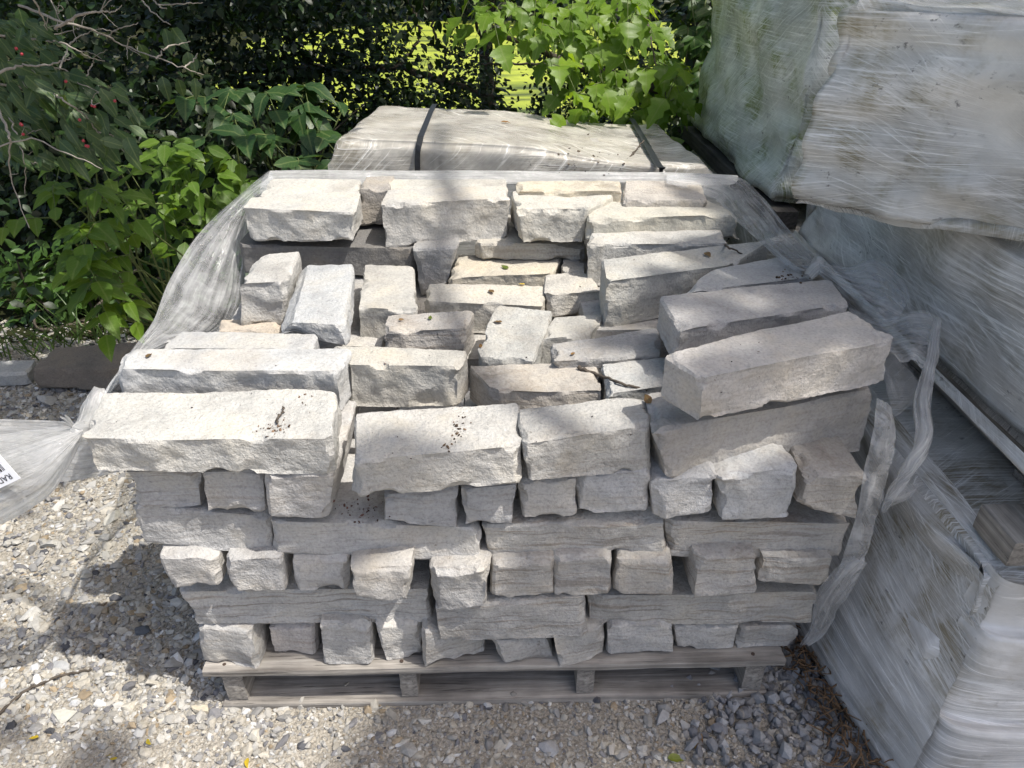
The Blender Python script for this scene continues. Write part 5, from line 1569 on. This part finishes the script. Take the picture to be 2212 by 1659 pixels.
for pts, r0, r1 in limbs:
    n = 30
    P = smooth_path(pts, n) + .006 * np.stack([vnoise(np.stack([np.arange(n) * .9, np.full(n, s), np.zeros(n)], -1), 3) for s in (1., 5., 9.)], -1)
    V, F = tube(P, np.linspace(r0, r1, n), 8)
    put("limb", V, F, MAT["bark"], B_)
for i, (x, y) in enumerate(list(inpoly([(1035, -10), (1390, -10), (1390, 95), (1300, 110), (1180, 120), (1060, 95)], 58)) + list(inpoly([(1180, 150), (1400, 110), (1490, 170), (1480, 240), (1400, 262), (1240, 262)], 34))):
    p = onk(x, y - 25, rv.uniform(2.95, 3.6))
    compound(B_, p, np.array([rv.uniform(-1, 1), -.55, -.35]), 'lobed', 'box', 1, rv.uniform(.085, .12), .5, spread=.75)
nM = 9500
P = np.stack([rv.uniform(-2.2, 4.2, nM), rv.uniform(1.45, 5.2, nM), rv.uniform(1.75, 4.6, nM)], -1)
cl = fbm(P * np.array([1.1, 1.1, 1.3]), 61, 2)
P = P[(cl > -0.10) & ~((P[:, 1] < 2.5) & (fbm(P * 1.9, 69, 2) > -.12)) & ~((P[:, 0] > .2) & (P[:, 0] < 3.0) & (P[:, 1] < 2.7) & (fbm(P * 1.7, 67, 2) > -.25))]
# unseen leaves added to the crown, to shade the honeysuckle and the ash
nB = 1500
lx, ly, hh = rv.uniform(-3.2, -.80, nB), rv.uniform(.55, 2.3, nB), rv.uniform(1.1, 2.6, nB)
Pb = np.stack([lx + SUN.x / SUN.z * hh, ly + SUN.y / SUN.z * hh, 1.0 + hh], -1)
Pb = Pb[(fbm(np.stack([lx * 2.4, ly * 2.4, hh * .3], -1), 91, 2) > -0.08) & (Pb[:, 2] > 1.75) & (ly < 1.5)]
P = np.concatenate([P, Pb])
tint = np.array([0.075, 0.16, 0.022]) * rv.uniform(.7, 1.25, (len(P), 1))
V, F, C = leaf_mass(leaf_template('lobed', 4), P, rv.normal(0, .6, P.shape) + np.array([0, 0, -.6]), rv.normal(0, .4, P.shape) + np.array([.2, -.3, 1]), rv.uniform(.14, .21, len(P)), tint)
tag(put("crown", V, F, LM["mass"], B_, colr=C), kind="stuff")
for k in range(9):
    a = np.array([1.2, 3.45, 2.2 + .22 * k])
    stem_to(B_, a, np.array([rv.uniform(-2, 4), rv.uniform(1.6, 5), rv.uniform(2.2, 4.4)]), .03, .006, MAT["bark"], .25, "limb", 16)

# creeper hanging beside the stained pack
V_ = empty("climbing_vine", (.80, 3.0, 0))
tag(V_, "climbing vine with small leaves hanging beside the algae stained pack", "vine")
vx = [(1500, -20, 1508, 250), (1530, -20, 1522, 200), (1560, -20, 1548, 265), (1585, -20, 1566, 240), (1478, 60, 1490, 290), (1545, 60, 1535, 280)]
for (x0, y0, x1, y1) in vx:
    pts = [onk(x0 + (x1 - x0) * t + 8 * math.sin(6 * t + x0), y0 + (y1 - y0) * t, 3.62) for t in np.linspace(0, 1, 7)]
    V, F = tube(smooth_path(pts, 26), np.linspace(.004, .0015, 26), 5)
    put("vine_stem", V, F, MAT["stem"], V_)
    for t in np.linspace(.02, 1, 9):
        q = onk(x0 + (x1 - x0) * t + rv.normal(0, 12), y0 + (y1 - y0) * t + rv.normal(0, 8), rv.uniform(3.5, 3.7))
        for a in np.linspace(-1.2, 1.2, int(rv.integers(3, 6))) + rv.normal(0, .12):
            place_leaf(V_, 'ovate', 'vine', q, unit(np.array([math.sin(a), -.55, -math.cos(a) * .75])), unit(np.array([-.1, -.9, .55]) + rv.normal(0, .25, 3)), rv.uniform(.06, .09))

# dense shrubs in front of the pond
def shrub(name, label, c, rad, n, size, col3, kind='small', stems=7, gap=-0.05, freq=3.0, group="shrubs along the near bank of the pond", tall=None):
    r = empty(name, (c[0], c[1], 0))
    tag(r, label, "shrub", group)
    q = rv.normal(size=(n * 2, 3)); q /= np.linalg.norm(q, axis=1, keepdims=True)
    q *= rv.random((n * 2, 1)) ** 0.42
    P = q * np.asarray(rad) + np.asarray(c)
    P[:, 2] = np.abs(P[:, 2] - .02) + .02
    P = P[fbm(P * freq, int(abs(c[0]) * 100) + 7, 2) > gap][:n]
    D = (P - np.asarray(c)) * np.array([1, 1, .4]) + rv.normal(0, .35, P.shape) + np.array([0, -.15, -.25])
    tint = np.asarray(col3) * rv.uniform(.6, 1.35, (len(P), 1))
    V, F, C = leaf_mass(leaf_template(kind, 3), P, D, rv.normal(0, .45, P.shape) + np.array([0, -.3, 1]), rv.uniform(.85, 1.6, len(P)) * size, tint)
    tag(put("foliage", V, F, LM["mass"], r, colr=C), kind="stuff")
    for k in range(stems):
        e = P[int(rv.integers(0, len(P)))]
        stem_to(r, np.array([c[0] + rv.normal(0, .12), c[1] + rv.normal(0, .10), 0]), e, .012, .003, MAT["bark"], .10, "stem", 12)
    return r
G1 = (0.018, 0.040, 0.009); G2 = (0.036, 0.076, 0.013); G3 = (0.013, 0.030, 0.008)  # bank greens darkened: canopy shade put into the leaf colour
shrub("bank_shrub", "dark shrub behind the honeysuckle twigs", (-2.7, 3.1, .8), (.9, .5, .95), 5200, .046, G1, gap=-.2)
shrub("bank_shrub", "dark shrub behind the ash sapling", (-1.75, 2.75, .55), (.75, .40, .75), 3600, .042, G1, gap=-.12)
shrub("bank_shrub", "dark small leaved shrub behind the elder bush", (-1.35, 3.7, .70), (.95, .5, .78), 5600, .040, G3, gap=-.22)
shrub("bank_shrub", "small leaved shrub with yellow green gaps, left of the strapped pack's far corner", (-.55, 3.9, .48), (.75, .45, .55), 4600, .033, G1, gap=-.08, freq=5)
shrub("bank_shrub", "twiggy shrub in front of the bright pond, behind the strapped pack", (.25, 4.2, .44), (.75, .4, .52), 3800, .030, G1, gap=.04, freq=5, stems=12)
shrub("bank_shrub", "shrub below the box elder limb, behind the strapped pack", (1.05, 4.0, .48), (.65, .4, .58), 3600, .034, G2, gap=-.02, freq=5)
shrub("bank_shrub", "leafy shrub behind the climbing vine", (1.55, 3.5, .8), (.55, .45, .95), 3200, .052, G2, gap=-.25)
shrub("bank_shrub", "shrub beyond the algae stained pack", (2.7, 3.6, .9), (.8, .5, 1.0), 1500, .065, G1)
shrub("bank_shrub", "low weedy shrub at the foot of the ash sapling", (-1.75, 2.05, .14), (.75, .16, .22), 800, .050, (0.06, 0.125, 0.025), kind='ovate', gap=-.2)
shrub("bank_shrub", "low weeds beside the strapped pack's near corner", (-.85, 2.15, .22), (.35, .35, .36), 700, .065, (0.045, 0.10, 0.025), kind='ovate', gap=-.2)
# upper screen of leaves hanging in front of the pond
def screen_tree(name, label, base, lean, pts, n, spread, size, col3, gap, freq=4):
    r = empty(name, base)
    tag(r, label, "tree", "trees standing along the pond")
    P0 = smooth_path([np.array(base) + np.array([0, 0, -.05])] + [np.array(p) for p in lean], 24)
    V, F = tube(P0, np.linspace(.07, .025, 24), 9)
    put("trunk", V, F, MAT["bark"], r)
    P = np.concatenate([rv.normal(size=(n // len(pts), 3)) * np.asarray(spread) + np.asarray(p) for p in pts])
    P = P[(fbm(P * freq, int(abs(base[0]) * 37) + 3, 2) > gap)]
    tint = np.asarray(col3) * rv.uniform(.6, 1.35, (len(P), 1))
    V, F, C = leaf_mass(leaf_template('ovate', 3), P, rv.normal(0, .5, P.shape) + np.array([0, -.1, -.6]), rv.normal(0, .45, P.shape) + np.array([0, -.4, 1]), rv.uniform(.85, 1.6, len(P)) * size, tint)
    tag(put("crown", V, F, LM["mass"], r, colr=C), kind="stuff")
    for p in pts:
        i = int(rv.integers(10, 23))
        stem_to(r, P0[i], np.asarray(p) + rv.normal(0, .1, 3), .018, .005, MAT["bark"], .12, "limb", 14)
    return r
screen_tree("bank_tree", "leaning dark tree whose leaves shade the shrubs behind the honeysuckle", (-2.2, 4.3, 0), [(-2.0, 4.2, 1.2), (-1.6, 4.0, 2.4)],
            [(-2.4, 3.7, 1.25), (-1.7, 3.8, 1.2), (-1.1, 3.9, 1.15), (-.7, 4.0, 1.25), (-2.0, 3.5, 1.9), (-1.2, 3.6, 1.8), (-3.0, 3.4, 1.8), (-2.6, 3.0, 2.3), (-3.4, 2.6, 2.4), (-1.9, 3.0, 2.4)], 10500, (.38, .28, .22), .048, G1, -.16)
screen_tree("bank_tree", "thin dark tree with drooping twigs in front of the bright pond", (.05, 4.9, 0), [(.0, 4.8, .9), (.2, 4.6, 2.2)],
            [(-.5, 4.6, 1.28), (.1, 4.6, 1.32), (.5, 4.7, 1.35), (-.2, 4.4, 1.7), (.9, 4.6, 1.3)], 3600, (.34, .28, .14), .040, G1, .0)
# dark fallen limb crossing in front of the pond
o = empty("fallen_limb", onk(713, 150, 5.0))
tag(o, "dark bare limb lying slantwise across the shrubs in front of the bright pond", "branch")
for pts, r0, r1 in [([(560, 150), (713, 152), (852, 145), (910, 160), (956, 177), (1025, 196), (1080, 215)], .030, .016), ([(852, 145), (900, 100), (905, 60), (880, 0)], .012, .006),
                    ([(956, 177), (962, 120), (935, 60), (915, -10)], .013, .006), ([(960, 110), (1000, 122), (1060, 118)], .007, .004), ([(1000, 122), (985, 60), (1010, 20)], .005, .002)]:
    P = smooth_path([onk(x, y, 4.7) for x, y in pts], 30)
    V, F = tube(P + .008 * rv.normal(size=P.shape), np.linspace(r0, r1, 30), 8)
    put("limb", V, F, MAT["bark"], o)
# far bank
for i, (x, y) in enumerate([(-13, 16.5), (-9, 17), (-5.5, 16.2), (-2, 17), (1.5, 16.4), (5, 17), (8.5, 16.3), (12, 17)]):
    shrub("far_bush", ["broad", "rounded", "tall", "ragged", "low", "wide", "dense", "dark"][i] + " dark bush on the far bank of the pond, " + ["first", "second", "third", "fourth", "fifth", "sixth", "seventh", "eighth"][i] + " from the honeysuckle side",
          (x, y, 1.4), (2.3, 1.3, 2.4), 1700, .22, G3, 'ovate', 4, -.3, 1.0, "bushes on the far bank of the pond")

# tree beside the yard whose crown shades the near right of the scene
ST = empty("shade_tree", (4.9, -2.9, 0))
tag(ST, "tall maple tree beside the yard whose crown shades the wrapped packs", "tree")
V, F = tube(smooth_path([(4.9, -2.9, -.1), (4.8, -2.8, 2.5), (4.6, -2.5, 5), (4.5, -2.2, 8.6)], 30), np.linspace(.22, .05, 30), 12)
put("trunk", V, F, MAT["bark"], ST)
def edge_x(gy): return np.interp(gy, [-2.0, -.6, -.05, .165, .6, 1.04, 1.6, 2.4], [-.75, -.55, -.36, -.15, -.04, .12, .30, .7])
nM = 3900
gx, gy, h = rv.uniform(-.9, 3.6, nM), rv.uniform(-.75, 2.0, nM), rv.uniform(6.0, 8.6, nM)
jit = fbm(np.stack([gx * 2.2, gy * 2.2, h * .6], -1), 71, 3)
keep = gx > edge_x(gy) + 0.09 * jit + 0.06
holes = fbm(np.stack([gx * 3.0, gy * 3.0, h * .15], -1), 73, 2) > -0.30
keep &= holes
gx2, gy2, h2 = rv.uniform(-2.2, .2, 36), rv.uniform(-.7, 2.2, 36), rv.uniform(6.4, 8.4, 36)
k2 = fbm(np.stack([gx2 * 2.0, gy2 * 2.0, 0 * h2], -1), 81, 2) > 0.12
gx, gy, h = np.concatenate([gx[keep], gx2[k2]]), np.concatenate([gy[keep], gy2[k2]]), np.concatenate([h[keep], h2[k2]])
sx, sy = SUN.x / SUN.z, SUN.y / SUN.z
P = np.stack([gx + sx * h, gy + sy * h, h], -1)
tint = np.array([0.06, 0.13, 0.025]) * rv.uniform(.7, 1.25, (len(P), 1))
V, F, C = leaf_mass(leaf_template('lobed', 4), P, rv.normal(0, .6, P.shape) + np.array([0, 0, -.5]), rv.normal(0, .4, P.shape) + np.array([.2, -.1, 1]), rv.uniform(.17, .26, len(P)), tint)
tag(put("crown", V, F, LM["mass"], ST, colr=C), kind="stuff")
for gx_, gy0, gy1, hh, r0 in ((-.51, .2, 2.1, 7.6, .030),):
    P = smooth_path([(4.55, -2.3, 6.6), (gx_ + .25 + sx * hh, gy0 + sy * hh, hh - .2), (gx_ + sx * hh, (gy0 + gy1) / 2 + sy * hh, hh), (gx_ - .03 + sx * hh, gy1 + sy * hh, hh + .1)], 26)
    V, F = tube(P, np.linspace(r0 * 1.5, r0 * .7, 26), 8)
    put("limb", V, F, MAT["bark"], ST)
for k in range(10):
    a = np.array([4.6, -2.4, 5.0 + .3 * k])
    i = int(rv.integers(0, len(gx)))
    stem_to(ST, a, np.array([gx[i] + sx * h[i], gy[i] + sy * h[i], h[i]]), .05, .012, MAT["bark"], .2, "limb", 16)

# grass at the foot of the shrubs
def tuft(x, y, n, hgt, label):
    b = onz(x, y, .01)
    r = empty("grass_tuft", b)
    tag(r, label, "grass", "grass tufts below the shrubs")
    parts = []
    for i in range(n):
        p0 = b + np.array([rv.normal(0, .05), rv.normal(0, .03), 0])
        d = np.array([rv.normal(0, .45), rv.normal(0, .35), 1.0]); L = hgt * rv.uniform(.5, 1.1)
        s = np.linspace(0, 1, 6)[:, None]
        c = p0 + unit(d) * L * s + np.array([d[0], d[1], -.35]) * L * .35 * s ** 2
        w = .0032 * (1 - s ** 2 * .9)
        sd = unit(np.cross(d, rv.normal(size=3)))
        V = np.concatenate([c + sd * w, c - sd * w])
        k = np.arange(5)
        parts.append((V, np.stack([k, k + 1, k + 7, k + 6], -1)))
    V, F = join(parts)
    tint = np.tile((0.085, 0.15, 0.035), (len(V), 1))
    tag(put("blades", V, F, LM["mass"], r, colr=tint), kind="stuff")
for x, y, n, hh, lab in [(165, 735, 26, .26, "tall grass tuft rising behind the brown slab's outer end"), (235, 735, 24, .24, "grass tuft rising behind the middle of the brown slab"), (100, 760, 18, .2, "grass tuft behind the pale slab"),
                         (285, 735, 14, .18, "grass tuft beside the foot of the film drape"), (40, 770, 16, .18, "short grass tuft at the far end of the pale slab")]:
    tuft(x, y, n, hh, lab)

# ------------------------------------------------------------------ small litter
def on_top(x, y, dz=0.002):
    """drop a picture point on the highest block surface below it"""
    d = Vector(ray(x, y)).normalized()
    dg = bpy.context.evaluated_depsgraph_get()
    hit, loc, nor, idx, ob, mtx = scene.ray_cast(dg, Vector(CAM), d)
    return np.array(loc) + np.array([0, 0, dz]), np.array(nor)
bpy.context.view_layer.update()
dead = leaf_mat("dead_leaf", (0.17, 0.095, 0.04), trans=0.2, rough=0.7)
yel = leaf_mat("yellow_leaf", (0.55, 0.42, 0.03), trans=0.3)
grn = leaf_mat("fallen_green_leaf", (0.13, 0.17, 0.03), trans=0.3)
LM.update(dead=dead, yel=yel, grn=grn)
litter = [(1057, 629, 'dead', .020, "brown curled leaf on the long block in the hollow"), (1134, 618, 'yel', .014, "yellow leaf scrap on the long block in the hollow"), (1098, 583, 'grn', .020, "green leaf on the yellowish block in the hollow"),
          (1085, 700, 'dead', .018, "grey brown leaf on the upper part of the tilted square slab"), (1040, 754, 'dead', .012, "brown leaf crumb on the lower edge of the tilted square slab"), (1185, 704, 'dead', .022, "reddish leaf at the joint beside the tilted square slab"),
          (929, 693, 'grn', .013, "olive leaf scrap on the brown weathered block"), (1523, 549, 'dead', .022, "curled brown and green leaf on the scooped block"), (1082, 266, 'dead', .03, "dead leaf on the strapped pack's film"),
          (1234, 770, 'dead', .011, "tiny brown leaf on the dark greyish slab"), (861, 694, 'dead', .01, "dark seed husk on the square topped tan block"), (318, 776, 'dead', .016, "curled dark leaf on the long slab behind the corner slab"),
          (1405, 875, 'dead', .022, "brown leaf in the joint below the thin stick"), (1500, 1619, 'dead', .03, "brown leaf lying on the grey gravel in front of the pallet"), (1442, 1640, 'grn', .028, "yellow green leaf on the gravel in front of the pallet"),
          (318, 1600, 'yel', .014, "yellow petal on the sunny gravel nearest the pallet corner"), (230, 1635, 'yel', .012, "yellow petal pair on the sunny gravel"), (255, 1640, 'yel', .012, "small yellow petal beside the petal pair on the gravel"), (85, 1595, 'yel', .016, "yellow petal with a brown edge on the far sunny gravel"),
          (535, 1640, 'yel', .017, "bright yellow petal on the gravel below the pallet's sunlit corner")]
for x, y, key, s, lab in litter:
    p, nr = on_top(x, y, .004)
    me = leaf_mesh('ovate', key, int(rv.integers(0, 3)))
    o = bpy.data.objects.new("fallen_leaf", me); col.objects.link(o)
    o.location = p.tolist(); o.rotation_mode = 'QUATERNION'
    a = rv.uniform(0, 6.28)
    Rm = frames(np.array([[math.cos(a), math.sin(a), .12]]), (nr + rv.normal(0, .25, 3))[None])[0]
    o.rotation_quaternion = Matrix(Rm.tolist()).to_quaternion()
    o.scale = (s * 1.25,) * 3
    tag(o, lab, "leaf", "fallen leaves and petals")

def stick(px, r0, r1, label, lift=.006):
    pts = [on_top(x, y, lift)[0] for x, y in px]
    pts = [p + np.array([0, 0, 0]) for p in pts]
    P = smooth_path(pts, 26)
    V, F = tube(P + .0012 * rv.normal(size=P.shape), np.linspace(r0, r1, 26), 6)
    tag(put("stick", V, F, MAT["bark"]), label, "stick")
stick([(1247, 798), (1290, 815), (1345, 835), (1398, 850)], .0042, .0020, "thin dark stick lying across two blocks in the hollow")
stick([(1583, 503), (1572, 520), (1566, 535), (1585, 545), (1614, 562)], .0035, .0018, "forked grey twig on the scooped block")
stick([(1345, 361), (1372, 330), (1392, 306)], .004, .002, "bare twig on the strapped pack beside the second strap")
stick([(0, 1545), (60, 1495), (130, 1465), (200, 1450)], .004, .0025, "long dark twig on the gravel beside the stack's shadow")
stick([(598, 918), (604, 905), (612, 895), (613, 884)], .0022, .0012, "dry curled stalk on the big corner slab")

def crumbs(name, label, pts, n, spread, size, colr):
    P = []
    for k in range(n):
        x, y = pts[int(rv.integers(0, len(pts)))]
        P.append(on_top(x + rv.normal(0, spread), y + rv.normal(0, spread * .7), 0.0015)[0])
    P = np.array(P)
    v, f, c = rocks(P, np.clip(np.exp(rv.normal(math.log(size), .5, n)), 0, size * 2.2), [colr, tuple(.5 * q for q in colr), tuple(1.6 * q for q in colr)], [1, 1, .6], (.2, .6), .5)
    tag(put(name, v, f, MAT["rocks"], smooth=False, colr=c), label, "debris", kind="stuff")
crumbs("plant_debris", "dark plant debris on the big corner slab", [(590, 925), (600, 928), (610, 925), (585, 932), (660, 865)], 55, 13, .0016, (0.15, 0.10, 0.065))
crumbs("plant_debris", "streak of dark crumbs across the front centre block", [(996, 905), (994, 920), (990, 935), (985, 948), (992, 928), (970, 965)], 44, 8, .0017, (0.12, 0.08, 0.05))
crumbs("plant_debris", "dark crumbs beside the knotted film", [(1700, 590), (1715, 597), (1690, 601), (1725, 592)], 26, 12, .002, (0.12, 0.08, 0.05))
crumbs("plant_debris", "dark soil on the ledge in the gap of the front", [(750, 1100), (775, 1095), (800, 1105), (790, 1115)], 60, 20, .0018, (0.17, 0.09, 0.07))
crumbs("plant_debris", "dark litter on the strapped pack's film", [(1290, 345), (1250, 350), (1230, 345), (1310, 340)], 40, 22, .0026, (0.09, 0.07, 0.05))
crumbs("plant_debris", "scattered specks over the block tops", [(300, 900), (600, 870), (660, 880), (900, 930), (1250, 905), (1370, 800), (1100, 720), (900, 760), (1600, 780), (1350, 580)], 110, 60, .0009, (0.08, 0.05, 0.04))
# fibrous brown litter under the lowest pack's film skirt
parts = []
for k in range(420):
    p = np.array([rv.uniform(.70, .80), rv.uniform(-.45, .35), rv.uniform(.01, .06)])
    p[0] += .12 * max(0, -p[1])
    d = unit(rv.normal(size=3) * np.array([1, 1.2, .35])) * rv.uniform(.02, .06)
    V, F = tube(smooth_path([p, p + d * .5 + rv.normal(0, .006, 3), p + d], 5), [.0022, .002, .0018, .0014, .0008], 4)
    parts.append((V, F))
V, F = join(parts)
tag(put("root_litter", V, F, plain_mat("brown_fibre", (0.17, 0.11, 0.065), 0.9, 0.1, .6, 90)), "brown fibrous roots and litter at the foot of the lowest wrapped pack", "litter", kind="stuff")
